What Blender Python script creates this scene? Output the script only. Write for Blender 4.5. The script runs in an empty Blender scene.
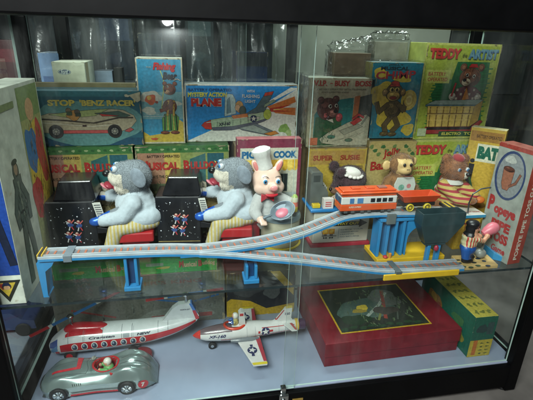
import bpy, bmesh, math, random
from mathutils import Vector, Matrix, noise
from mathutils.geometry import tessellate_polygon
random.seed(7)
sc = bpy.context.scene
COL = sc.collection
PI = math.pi
R = math.radians

# ------------------------------------------------------------------ camera
CAM_LOC = Vector((0, -0.75, 0.779))
CAM_X = Vector((0.98394, -0.17650, 0.02658))
CAM_D = Vector((-0.03937, -0.35987, -0.93217))      # image-down in the world
CAM_F = Vector((0.17409, 0.91616, -0.36103))
FPX = 421.0


def at(px, py, X=None, Y=None, Z=None):
    """World point seen at photo position (533 x 400) on one world plane."""
    r = CAM_X * (px - 266.5) + CAM_D * (py - 200) + CAM_F * FPX
    if Z is not None:
        t = (Z - CAM_LOC.z) / r.z
    elif Y is not None:
        t = (Y - CAM_LOC.y) / r.y
    else:
        t = (X - CAM_LOC.x) / r.x
    return CAM_LOC + r * t


cd = bpy.data.cameras.new('camera')
cam = bpy.data.objects.new('camera', cd)
COL.objects.link(cam)
m3 = Matrix((CAM_X, -CAM_D, -CAM_F)).transposed()
cam.matrix_world = Matrix.Translation(CAM_LOC) @ m3.to_4x4()
cd.sensor_width = 36
cd.lens = 36 * FPX / 533
cd.clip_start = 0.02
cd.clip_end = 60
sc.camera = cam

# --------------------------------------------------------------- materials


def lin(c):
    o = []
    for v in c[:3]:
        v = v / 255
        o.append(v / 12.92 if v <= 0.04045 else ((v + 0.055) / 1.055) ** 2.4)
    return o


_mats = {}


def mat(rgb, rough=.5, metal=0., var=.16, scale=60., bump=0., bscale=400., coat=0., sheen=0., wear=0.):
    key = (tuple(rgb), rough, metal, var, scale, bump, bscale, coat, sheen, wear)
    if key in _mats:
        return _mats[key]
    m = bpy.data.materials.new('finish')
    m.use_nodes = True
    nt = m.node_tree
    b = nt.nodes['Principled BSDF']
    c = lin(rgb)
    tc = nt.nodes.new('ShaderNodeTexCoord')
    n = nt.nodes.new('ShaderNodeTexNoise')
    n.inputs['Scale'].default_value = scale
    n.inputs['Detail'].default_value = 6
    nt.links.new(tc.outputs['Object'], n.inputs['Vector'])
    rp = nt.nodes.new('ShaderNodeValToRGB')
    rp.color_ramp.elements[0].position = .3
    rp.color_ramp.elements[1].position = .72
    rp.color_ramp.elements[0].color = [max(0, v * (1 - var)) for v in c] + [1]
    rp.color_ramp.elements[1].color = [min(1, v * (1 + var)) for v in c] + [1]
    nt.links.new(n.outputs['Fac'], rp.inputs['Fac'])
    out = rp.outputs['Color']
    if wear > 0:                                    # scuffs and foxing with a shape of their own
        n2 = nt.nodes.new('ShaderNodeTexNoise')
        n2.inputs['Scale'].default_value = 38
        n2.inputs['Detail'].default_value = 9
        n2.inputs['Roughness'].default_value = .72
        nt.links.new(tc.outputs['Object'], n2.inputs['Vector'])
        r2 = nt.nodes.new('ShaderNodeValToRGB')
        r2.color_ramp.elements[0].position = .60
        r2.color_ramp.elements[1].position = .70
        r2.color_ramp.elements[0].color = (0, 0, 0, 1)
        r2.color_ramp.elements[1].color = (wear, wear, wear, 1)
        nt.links.new(n2.outputs['Fac'], r2.inputs['Fac'])
        mx = nt.nodes.new('ShaderNodeMixRGB')
        nt.links.new(r2.outputs['Color'], mx.inputs['Fac'])
        nt.links.new(out, mx.inputs['Color1'])
        mx.inputs['Color2'].default_value = lin((148, 132, 100)) + [1]
        out = mx.outputs['Color']
    nt.links.new(out, b.inputs['Base Color'])
    b.inputs['Metallic'].default_value = metal
    mr = nt.nodes.new('ShaderNodeMapRange')
    mr.inputs['To Min'].default_value = max(.03, rough - .1)
    mr.inputs['To Max'].default_value = min(1, rough + .1)
    nt.links.new(n.outputs['Fac'], mr.inputs['Value'])
    nt.links.new(mr.outputs['Result'], b.inputs['Roughness'])
    if coat:
        b.inputs['Coat Weight'].default_value = coat
        b.inputs['Coat Roughness'].default_value = .12
    if sheen:
        b.inputs['Sheen Weight'].default_value = sheen
        b.inputs['Sheen Roughness'].default_value = .5
    if bump:
        nb = nt.nodes.new('ShaderNodeTexNoise')
        nb.inputs['Scale'].default_value = bscale
        nb.inputs['Detail'].default_value = 4
        nt.links.new(tc.outputs['Object'], nb.inputs['Vector'])
        bp = nt.nodes.new('ShaderNodeBump')
        bp.inputs['Strength'].default_value = bump
        bp.inputs['Distance'].default_value = .002
        nt.links.new(nb.outputs['Fac'], bp.inputs['Height'])
        nt.links.new(bp.outputs['Normal'], b.inputs['Normal'])
    _mats[key] = m
    return m


def card(rgb, wear=.55):
    return mat(rgb, rough=.5, var=.2, scale=45, bump=.14, bscale=120, wear=wear)


def ink(rgb):
    return mat(rgb, rough=.46, var=.22, scale=150, wear=.26)


def tin(rgb, rough=.3):
    return mat(rgb, rough=rough, var=.08, scale=40, coat=.35, bump=.04, bscale=60, wear=.12)


def plastic(rgb, rough=.38):
    return mat(rgb, rough=rough, var=.07, scale=50, bump=.05, bscale=200)


def cloth(rgb):
    return mat(rgb, rough=.9, var=.07, scale=160, bump=.45, bscale=1100, sheen=.35)


def glassy(name, tint, gloss_rough=.02, ior=1.5, bump=0., bscale=40., strength=1., base=0., dust=0., drough=.32, smear=0.):
    """Thin clear sheet: tinted transparency with a Fresnel reflection."""
    m = bpy.data.materials.new(name)
    m.use_nodes = True
    nt = m.node_tree
    nt.nodes.clear()
    o = nt.nodes.new('ShaderNodeOutputMaterial')
    t = nt.nodes.new('ShaderNodeBsdfTransparent')
    t.inputs['Color'].default_value = (*tint, 1)
    g = nt.nodes.new('ShaderNodeBsdfGlossy')
    g.inputs['Roughness'].default_value = gloss_rough
    lw = nt.nodes.new('ShaderNodeLayerWeight')
    lw.inputs['Blend'].default_value = .5
    fr = nt.nodes.new('ShaderNodeMath')             # Schlick: F0 + (1 - F0) (1 - cos)^5
    fr.operation = 'POWER'
    fr.inputs[1].default_value = 5
    nt.links.new(lw.outputs['Facing'], fr.inputs[0])
    mx = nt.nodes.new('ShaderNodeMixShader')
    ma = nt.nodes.new('ShaderNodeMath')
    ma.operation = 'MULTIPLY_ADD'
    ma.use_clamp = True
    ma.inputs[1].default_value = strength
    ma.inputs[2].default_value = base + .02
    nt.links.new(fr.outputs[0], ma.inputs[0])
    nt.links.new(ma.outputs[0], mx.inputs['Fac'])
    nt.links.new(t.outputs[0], mx.inputs[1])
    if dust:                                        # wiped, dusty glass: part of the reflection is spread
        g2 = nt.nodes.new('ShaderNodeBsdfGlossy')
        g2.inputs['Roughness'].default_value = drough
        gm = nt.nodes.new('ShaderNodeMixShader')
        tcd = nt.nodes.new('ShaderNodeTexCoord')
        nd = nt.nodes.new('ShaderNodeTexNoise')
        nd.inputs['Scale'].default_value = 5
        nd.inputs['Detail'].default_value = 5
        nt.links.new(tcd.outputs['Object'], nd.inputs['Vector'])
        md = nt.nodes.new('ShaderNodeMapRange')
        md.inputs['From Min'].default_value = .35
        md.inputs['From Max'].default_value = .7
        md.inputs['To Min'].default_value = dust * .4
        md.inputs['To Max'].default_value = dust
        nt.links.new(nd.outputs['Fac'], md.inputs['Value'])
        nt.links.new(md.outputs['Result'], gm.inputs['Fac'])
        nt.links.new(g.outputs[0], gm.inputs[1])
        nt.links.new(g2.outputs[0], gm.inputs[2])
        g_out = gm.outputs[0]
    else:
        g_out = g.outputs[0]
    nt.links.new(g_out, mx.inputs[2])
    if bump:
        tc = nt.nodes.new('ShaderNodeTexCoord')
        nb = nt.nodes.new('ShaderNodeTexNoise')
        nb.inputs['Scale'].default_value = bscale
        nb.inputs['Detail'].default_value = 5
        nt.links.new(tc.outputs['Object'], nb.inputs['Vector'])
        bp = nt.nodes.new('ShaderNodeBump')
        bp.inputs['Strength'].default_value = bump
        bp.inputs['Distance'].default_value = .01
        nt.links.new(nb.outputs['Fac'], bp.inputs['Height'])
        nt.links.new(bp.outputs['Normal'], g.inputs['Normal'])
        nt.links.new(bp.outputs['Normal'], lw.inputs['Normal'])
    last = mx.outputs[0]
    if smear:                                       # dried wipe marks and fingerprints on the pane
        tcs = nt.nodes.new('ShaderNodeTexCoord')
        mp = nt.nodes.new('ShaderNodeMapping')
        mp.inputs['Scale'].default_value = (9, 9, 1.6)
        mp.inputs['Rotation'].default_value = (0, .25, 0)
        ns = nt.nodes.new('ShaderNodeTexNoise')
        ns.inputs['Scale'].default_value = 1.6
        ns.inputs['Detail'].default_value = 8
        ns.inputs['Roughness'].default_value = .65
        nt.links.new(tcs.outputs['Object'], mp.inputs['Vector'])
        nt.links.new(mp.outputs['Vector'], ns.inputs['Vector'])
        mm = nt.nodes.new('ShaderNodeMapRange')
        mm.inputs['From Min'].default_value = .5
        mm.inputs['From Max'].default_value = .78
        mm.inputs['To Min'].default_value = .0
        mm.inputs['To Max'].default_value = smear
        nt.links.new(ns.outputs['Fac'], mm.inputs['Value'])
        df = nt.nodes.new('ShaderNodeBsdfDiffuse')
        df.inputs['Color'].default_value = (.75, .8, .78, 1)
        m2 = nt.nodes.new('ShaderNodeMixShader')
        nt.links.new(mm.outputs['Result'], m2.inputs['Fac'])
        nt.links.new(last, m2.inputs[1])
        nt.links.new(df.outputs[0], m2.inputs[2])
        last = m2.outputs[0]
    nt.links.new(last, o.inputs['Surface'])
    return m


GLASS = glassy('clear_glass', (.965, .985, .975), dust=.05, smear=.034)
SHELFGLASS = glassy('shelf_glass', (.90, .95, .945), base=.03)
BACKGLASS = glassy('back_glass', (.955, .98, .965), dust=.75, drough=.14, base=.04, smear=.05)
GEDGE = mat((176, 200, 192), rough=.15, var=.1)
CELLO = glassy('cellophane', (.97, .98, .97), gloss_rough=.10, bump=.6, bscale=38, strength=2.2, base=.07)
WINDSHIELD = glassy('clear_plastic', (.9, .93, .93), gloss_rough=.05, base=.05)
BLACK = mat((5, 5, 6), rough=.5, var=.25, scale=25, bump=.05, bscale=50)
BLACK.node_tree.nodes['Principled BSDF'].inputs['Specular IOR Level'].default_value = .12
SHEDGE = mat((30, 42, 46), rough=.12, var=.2)
CHROME = mat((190, 195, 195), rough=.18, metal=1, var=.08)
RUBBER = mat((28, 28, 30), rough=.7)
BROWNCARD = card((140, 116, 82))
GREYCARD = card((150, 146, 128))

# ---------------------------------------------------------------- builders


class MB:
    def __init__(s):
        s.v = []
        s.f = []
        s.mi = []
        s.sm = []
        s.mats = []

    def idx(s, m):
        if m not in s.mats:
            s.mats.append(m)
        return s.mats.index(m)

    def add(s, verts, faces, m, smooth=False, M=None):
        o = len(s.v)
        for p in verts:
            p = Vector(p)
            s.v.append(M @ p if M else p)
        multi = isinstance(m, list)
        for i, f in enumerate(faces):
            s.f.append([o + k for k in f])
            s.mi.append(s.idx(m[i] if multi else m))
            s.sm.append(smooth)

    def box(s, x0, x1, y0, y1, z0, z1, m, M=None):
        """m: one material or six: bottom, top, front, back, left, right"""
        V = [(x0, y0, z0), (x1, y0, z0), (x1, y1, z0), (x0, y1, z0), (x0, y0, z1), (x1, y0, z1), (x1, y1, z1), (x0, y1, z1)]
        F = [(3, 2, 1, 0), (4, 5, 6, 7), (0, 1, 5, 4), (2, 3, 7, 6), (3, 0, 4, 7), (1, 2, 6, 5)]
        s.add(V, F, m, False, M)

    def hexa(s, V, m, M=None):
        F = [(3, 2, 1, 0), (4, 5, 6, 7), (0, 1, 5, 4), (2, 3, 7, 6), (3, 0, 4, 7), (1, 2, 6, 5)]
        s.add(V, F, m, False, M)

    def tube(s, pts, r, m, n=10, cap=True, flat=1.0):
        pts = [Vector(p) for p in pts]
        rs = r if isinstance(r, (list, tuple)) else [r] * len(pts)
        V = []
        up = Vector((0, 0, 1))
        for i, p in enumerate(pts):
            d = (pts[min(i + 1, len(pts) - 1)] - pts[max(i - 1, 0)]).normalized()
            u = up if abs(d.z) < .95 else Vector((0, 1, 0))
            a = d.cross(u).normalized()
            b = a.cross(d).normalized()
            for k in range(n):
                t = 2 * PI * k / n
                V.append(p + a * (rs[i] * math.cos(t)) + b * (rs[i] * math.sin(t) * flat))
        F = []
        for i in range(len(pts) - 1):
            for k in range(n):
                k2 = (k + 1) % n
                F.append((i * n + k, i * n + k2, (i + 1) * n + k2, (i + 1) * n + k))
        s.add(V, F, m, True)
        if cap:
            s.add(V[:n], [tuple(range(n))[::-1]], m)
            s.add(V[-n:], [tuple(range(n))], m)

    def lathe(s, prof, m, n=28, M=None, smooth=True):
        V = []
        for r, z in prof:
            for k in range(n):
                t = 2 * PI * k / n
                V.append((r * math.cos(t), r * math.sin(t), z))
        F = []
        mm = []
        for i in range(len(prof) - 1):
            for k in range(n):
                k2 = (k + 1) % n
                F.append((i * n + k, i * n + k2, (i + 1) * n + k2, (i + 1) * n + k))
                mm.append(m[i] if isinstance(m, list) else m)
        s.add(V, F, mm, smooth, M)

    def ell(s, c, r, m, rot=None, nu=18, nv=12):
        r = (r, r, r) if not isinstance(r, (tuple, list)) else r
        M = Matrix.Translation(Vector(c))
        if rot:
            M = M @ rot.to_4x4()
        V = [(0, 0, -r[2])]
        for j in range(1, nv):
            a = -PI / 2 + PI * j / nv
            for k in range(nu):
                t = 2 * PI * k / nu
                V.append((r[0] * math.cos(a) * math.cos(t), r[1] * math.cos(a) * math.sin(t), r[2] * math.sin(a)))
        V.append((0, 0, r[2]))
        F = []
        for k in range(nu):
            F.append((0, 1 + (k + 1) % nu, 1 + k))
        for j in range(nv - 2):
            for k in range(nu):
                k2 = (k + 1) % nu
                F.append((1 + j * nu + k, 1 + j * nu + k2, 1 + (j + 1) * nu + k2, 1 + (j + 1) * nu + k))
        o = 1 + (nv - 2) * nu
        for k in range(nu):
            F.append((o + k, o + (k + 1) % nu, len(V) - 1))
        s.add(V, F, m, True, M)

    def prism(s, poly, d0, d1, m, M=None, msides=None):
        """poly in (x, z), extruded along y from d0 to d1"""
        n = len(poly)
        V = [(p[0], d0, p[1]) for p in poly] + [(p[0], d1, p[1]) for p in poly]
        tri = tessellate_polygon([[Vector((p[0], p[1], 0)) for p in poly]])
        s.add(V, [tuple(t) for t in tri], m, False, M)
        s.add(V, [tuple(n + k for k in t) for t in tri], m, False, M)
        s.add(V, [(i, (i + 1) % n, n + (i + 1) % n, n + i) for i in range(n)], msides or m, False, M)

    def mesh(s, name, off=None):
        me = bpy.data.meshes.new(name)
        vs = [(p - off) if off else p for p in s.v]
        me.from_pydata([tuple(p) for p in vs], [], s.f)
        for m in s.mats:
            me.materials.append(m)
        me.polygons.foreach_set('material_index', s.mi)
        me.polygons.foreach_set('use_smooth', s.sm)
        me.update()
        if any(s.sm):
            me.set_sharp_from_angle(angle=R(46))
        return me

    def build(s, name, parent=None, bevel=0, world=True, fix=True, seg=2):
        """One mesh object; vertices in world space are moved into the frame of the parent chain."""
        off = None
        if world:
            off = base_of(parent) if parent else None
        me = s.mesh(name, off)
        if fix:
            bm = bmesh.new()
            bm.from_mesh(me)
            bmesh.ops.recalc_face_normals(bm, faces=bm.faces)
            bm.to_mesh(me)
            bm.free()
        o = bpy.data.objects.new(name, me)
        COL.objects.link(o)
        if parent:
            o.parent = parent
        if bevel:
            b = o.modifiers.new('bevel', 'BEVEL')
            b.width = bevel
            b.segments = seg
            b.limit_method = 'ANGLE'
            b.angle_limit = R(40)
        return o


def base_of(o):
    p = Vector((0, 0, 0))
    while o:
        p = p + o.location
        o = o.parent
    return p


def thing(name, label, cat, loc=(0, 0, 0), rz=0, group=None):
    o = bpy.data.objects.new(name, None)
    o.empty_display_size = .03
    COL.objects.link(o)
    o.location = loc
    o.rotation_euler = (0, 0, rz)
    o['label'] = label
    o['category'] = cat
    if group:
        o['group'] = group
    return o


def tag(o, label, cat, group=None):
    o['label'] = label
    o['category'] = cat
    if group:
        o['group'] = group
    return o


def copy_tree(o, parent=None):
    c = o.copy()
    COL.objects.link(c)
    if parent:
        c.parent = parent
    for ch in list(o.children):
        copy_tree(ch, c)
    return c


_tc = {}


def text_geo(s, bold, shear):
    k = (s, bold, shear)
    if k not in _tc:
        cu = bpy.data.curves.new('lettering', 'FONT')
        cu.body = s
        cu.offset = bold
        cu.shear = shear
        cu.resolution_u = 3
        cu.fill_mode = 'FRONT'
        ob = bpy.data.objects.new('lettering', cu)
        COL.objects.link(ob)
        dg = bpy.context.evaluated_depsgraph_get()
        me = bpy.data.meshes.new_from_object(ob.evaluated_get(dg))
        V = [(v.co.x, v.co.y) for v in me.vertices]
        F = [tuple(p.vertices) for p in me.polygons]
        bpy.data.objects.remove(ob)
        bpy.data.curves.remove(cu)
        bpy.data.meshes.remove(me)
        xs = [v[0] for v in V]
        ys = [v[1] for v in V]
        x0, x1, y0, y1 = min(xs), max(xs), min(ys), max(ys)
        V = [((x - x0) / (x1 - x0), (y - y0) / max(1e-6, y1 - y0)) for x, y in V]
        _tc[k] = (V, F)
    return _tc[k]


class Art:
    """Printed picture and lettering on one flat face. u to the right, v up, both 0..1."""

    def __init__(s, o, u, v, w, h, start=.0003):
        s.o = Vector(o)
        s.u = Vector(u).normalized()
        s.v = Vector(v).normalized()
        s.n = s.u.cross(s.v)
        s.w = w
        s.h = h
        s.k = start
        s.ol = None          # key-line colour of the printed drawing
        s.lw = .012
        s.age = 0
        s.mb = MB()
        s.tb = MB()

    def P(s, x, y):
        return s.o + s.u * (x * s.w) + s.v * (y * s.h) + s.n * s.k

    def poly(s, pts, c, m=None):
        if s.ol:
            o, s.ol = s.ol, None
            s.line(list(pts) + [pts[0]], s.lw, o)
            s.ol = o
        s.k += .000012
        tri = tessellate_polygon([[Vector((p[0] * s.w, p[1] * s.h, 0)) for p in pts]])
        s.mb.add([s.P(*p) for p in pts], [tuple(t) for t in tri], m or ink(c))

    def rect(s, x0, y0, x1, y1, c):
        s.poly([(x0, y0), (x1, y0), (x1, y1), (x0, y1)], c)

    def ell(s, cx, cy, rx, ry, c, rot=0, n=18, a0=0, a1=2 * PI):
        """rx in widths; ry in the same unit (width), so circles stay round"""
        q = s.w / s.h
        if s.ol:
            o, s.ol = s.ol, None
            s.ell(cx, cy, rx + s.lw * .5, ry + s.lw * .5, o, rot, n, a0, a1)
            s.ell(cx, cy, rx, ry, c, rot, n, a0, a1)
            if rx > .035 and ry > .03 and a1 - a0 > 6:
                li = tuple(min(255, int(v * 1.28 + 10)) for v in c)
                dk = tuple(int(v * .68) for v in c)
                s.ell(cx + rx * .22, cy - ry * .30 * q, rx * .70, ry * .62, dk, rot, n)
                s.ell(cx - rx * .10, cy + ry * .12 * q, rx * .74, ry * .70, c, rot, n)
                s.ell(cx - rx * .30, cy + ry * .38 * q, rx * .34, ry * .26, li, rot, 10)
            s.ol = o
            return
        pts = []
        full = abs(a1 - a0 - 2 * PI) < 1e-4
        for i in range(n if full else n + 1):
            t = a0 + (a1 - a0) * i / n
            x = rx * math.cos(t)
            y = ry * math.sin(t)
            X = x * math.cos(rot) - y * math.sin(rot)
            Y = x * math.sin(rot) + y * math.cos(rot)
            pts.append((cx + X, cy + Y * q))
        s.poly(pts, c)

    def blobs(s, cx, cy, r, c, amp=.25, n=26, seed=1):
        rnd = random.Random(seed)
        ph = [rnd.uniform(0, 6.28) for _ in range(4)]
        q = s.w / s.h
        pts = []
        for i in range(n):
            t = 2 * PI * i / n
            k = 1 + amp * (math.sin(2 * t + ph[0]) * .5 + math.sin(3 * t + ph[1]) * .4 + math.sin(5 * t + ph[2]) * .3)
            pts.append((min(1, max(0, cx + r[0] * k * math.cos(t))), min(1, max(0, cy + r[1] * k * math.sin(t) * q))))
        s.poly(pts, c)

    def hatch(s, cx, cy, rx, ry, c, n=24, seed=1, L=.03):
        """short brush strokes, as in a printed drawing of fur"""
        rnd = random.Random(seed)
        q = s.w / s.h
        o, s.ol = s.ol, None
        k0 = s.k
        for _ in range(n):
            t, r = rnd.uniform(0, 6.28), rnd.random()**.5
            x, y = cx + rx * r * math.cos(t), cy + ry * r * math.sin(t) * q
            s.k = k0
            f = rnd.uniform(.6, 1.5)
            s.line([(x, y), (x + rnd.uniform(-.4, .4) * L, y - L * q * rnd.uniform(.4, 1))], .007, tuple(min(255, int(v * f)) for v in c) if n < 12 else (c if f < 1 else tuple(min(255, int(v * 1.35)) for v in c)))
        s.ol = o

    def line(s, pts, wd, c):
        q = s.w / s.h
        if s.ol:
            o, s.ol = s.ol, None
            s.line(pts, wd + s.lw, o)
            s.line(pts, wd, c)
            s.ol = o
            return
        for a, b in zip(pts[:-1], pts[1:]):
            dx = (b[0] - a[0]) * s.w
            dy = (b[1] - a[1]) * s.h
            L = math.hypot(dx, dy) or 1e-6
            nx = -dy / L * wd / 2
            ny = dx / L * wd / 2 * q
            ex = dx / L * wd * .25
            ey = dy / L * wd * .25 * q
            s.poly([(a[0] - nx - ex, a[1] - ny - ey), (b[0] - nx + ex, b[1] - ny + ey), (b[0] + nx + ex, b[1] + ny + ey), (a[0] + nx - ex, a[1] + ny - ey)], c)

    def text(s, t, x0, y0, x1, y1, c, bold=.03, shear=0, rise=0):
        s.k += .00002
        V, F = text_geo(t, bold, shear)
        s.tb.add([s.P(x0 + a * (x1 - x0), y0 + b * (y1 - y0) + a * rise) for a, b in V], F, ink(c))

    def star(s, cx, cy, r, c):
        q = s.w / s.h
        s.poly([(cx + (r if i % 2 == 0 else r * .42) * math.sin(i * PI / 5), cy + (r if i % 2 == 0 else r * .42) * math.cos(i * PI / 5) * q) for i in range(10)], c)

    def worn(s, seed):
        """rubbed card along the edges and corners"""
        rnd = random.Random(seed)
        o, s.ol = s.ol, None
        for _ in range(22):
            e = rnd.randint(0, 3)
            t = rnd.choice((rnd.random(), rnd.random() * .12, 1 - rnd.random() * .12))
            x, y = ((t, .004), (t, .996), (.006, t), (.994, t))[e]
            L = rnd.uniform(.008, .035)
            g = rnd.uniform(.8, 1.1)
            c = tuple(int(v * g) for v in (168, 154, 124))
            s.blobs(x, y, (L if e < 2 else L * .25, L * .25 if e < 2 else L), c, amp=.7, n=14, seed=rnd.randint(0, 999))
        s.ol = o

    def done(s, parent, name='printed_picture', tname='lettering', world=False):
        if s.age:
            s.worn(s.age)
        if s.mb.f:
            s.mb.build(name, parent, world=world, fix=False)
        if s.tb.f:
            s.tb.build(tname, parent, world=world, fix=False)


class Box:
    """A cardboard toy box: local frame x to the right, front face at y = 0, z up."""

    def __init__(s, label, x0, x1, yf, d, z0, z1, cols, rz=0, group=None, name='toy_box', dog=0, bevel=.0012):
        s.w = x1 - x0
        s.d = d
        s.h = z1 - z0
        s.root = thing(name, label, 'toy box', (x0, yf, z0), rz, group)
        b = MB()
        n = 10
        # faces with a slight sag so that the card is not dead flat
        top, front, left, right = [card(c) for c in cols]
        b.box(0, s.w, 0, s.d, 0, s.h, [BROWNCARD, top, front, front, left, right])
        s.body = b.build('carton', s.root, bevel=bevel, world=False)

    def front(s):
        a = Art((0, 0, 0), (1, 0, 0), (0, 0, 1), s.w, s.h)
        a.age = int(s.w * 7919 + s.h * 1013) + 1
        return a

    def right(s):
        return Art((s.w, 0, 0), (0, 1, 0), (0, 0, 1), s.d, s.h)

    def left(s):
        return Art((0, s.d, 0), (0, -1, 0), (0, 0, 1), s.d, s.h)

    def top(s):
        return Art((0, 0, s.h), (1, 0, 0), (0, 1, 0), s.w, s.d)

    def wrap(s, g=.004, seed=0, flap=.012):
        """crumpled clear wrapping over the whole box"""
        wrap_mesh(-g, s.w + g, -g, s.d + g, .001, s.h + g, seed).build('cellophane_wrap', s.root, world=False)


def wrap_mesh(x0, x1, y0, y1, z0, z1, seed, amp=.0028):
    b = MB()
    off = Vector((seed * 3.1, seed * 1.7, 0))

    def J(p, nrm):
        p = Vector(p)
        k = noise.noise(p * 38 + off) + .6 * noise.noise(p * 90 + off)
        return p + Vector(nrm) * (abs(k) * amp)
    n = 26

    def sheet(o, u, v, nrm):
        V = []
        for j in range(n + 1):
            for i in range(n + 1):
                p = Vector(o) + Vector(u) * (i / n) + Vector(v) * (j / n)
                e = min(i, j, n - i, n - j)
                V.append(J(p, nrm) if e > 0 else p)
        b.add(V, [(j * (n + 1) + i, j * (n + 1) + i + 1, (j + 1) * (n + 1) + i + 1, (j + 1) * (n + 1) + i) for j in range(n) for i in range(n)], CELLO, True)
    W, D, H = x1 - x0, y1 - y0, z1 - z0
    sheet((x0, y0, z0), (W, 0, 0), (0, 0, H), (0, -1, 0))
    sheet((x0, y1, z1), (W, 0, 0), (0, 0, -H), (0, 1, 0))
    sheet((x0, y0, z1), (W, 0, 0), (0, D, 0), (0, 0, 1))
    sheet((x0, y1, z0), (0, -D, 0), (0, 0, H), (-1, 0, 0))
    sheet((x1, y0, z0), (0, D, 0), (0, 0, H), (1, 0, 0))
    return b


def blob(name, prims, parent, pick, vox=.0035, sm=3, fur=0, fur_len=.006, furm=None, fur_where=None, world=True, seed=3):
    """One continuous surface grown from overlapping balls and tapered limbs.
    prims: ('e', centre, radii, rot) or ('c', p0, r0, p1, r1); pick(co) -> material."""
    b = MB()
    dm = RUBBER
    for p in prims:
        if p[0] == 'e':
            b.ell(p[1], p[2], dm, p[3] if len(p) > 3 else None)
        else:
            a, ra, c, rc = Vector(p[1]), p[2], Vector(p[3]), p[4]
            k = max(2, int((a - c).length / max(.004, min(ra, rc) * .5)))
            for i in range(k + 1):
                t = i / k
                b.ell(a.lerp(c, t), ra + (rc - ra) * t, dm, nu=12, nv=8)
    tmp = b.build('rough', None, fix=False)
    rm = tmp.modifiers.new('r', 'REMESH')
    rm.mode = 'VOXEL'
    rm.voxel_size = vox
    s2 = tmp.modifiers.new('s', 'SMOOTH')
    s2.iterations = sm
    s2.factor = .5
    dg = bpy.context.evaluated_depsgraph_get()
    me = bpy.data.meshes.new_from_object(tmp.evaluated_get(dg))
    bpy.data.objects.remove(tmp)
    out = MB()
    out.v = [v.co.copy() for v in me.vertices]
    polys = [(list(p.vertices), p.center.copy(), p.normal.copy(), p.area) for p in me.polygons]
    for vs, c, nr, ar in polys:
        out.f.append(vs)
        out.mi.append(out.idx(pick(c)))
        out.sm.append(True)
    if fur:
        rnd = random.Random(seed)
        cand = [q for q in polys if (fur_where is None or fur_where(q[1]))]
        tot = sum(q[3] for q in cand)
        for vs, c, nr, ar in cand:
            k = fur * ar / tot
            k = int(k) + (1 if rnd.random() < k - int(k) else 0)
            for _ in range(k):
                w = [rnd.random() for _ in vs]
                sw = sum(w)
                p = Vector((0, 0, 0))
                for vi, wi in zip(vs, w):
                    p += out.v[vi] * (wi / sw)
                d = (nr + Vector((rnd.gauss(0, .5), rnd.gauss(0, .5), rnd.gauss(-.35, .5)))).normalized()
                sd = d.cross(Vector((rnd.gauss(0, 1), rnd.gauss(0, 1), rnd.gauss(0, 1)))).normalized() * .0006
                L = fur_len * rnd.uniform(.5, 1.2)
                o = len(out.v)
                out.v += [p - sd - nr * .0008, p + sd - nr * .0008, p + d * L]
                out.f.append([o, o + 1, o + 2])
                out.mi.append(out.idx(furm(c) if callable(furm) else (furm or pick(c))))
                out.sm.append(True)
    bpy.data.meshes.remove(me)
    return out.build(name, parent, world=world, fix=False)


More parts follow.
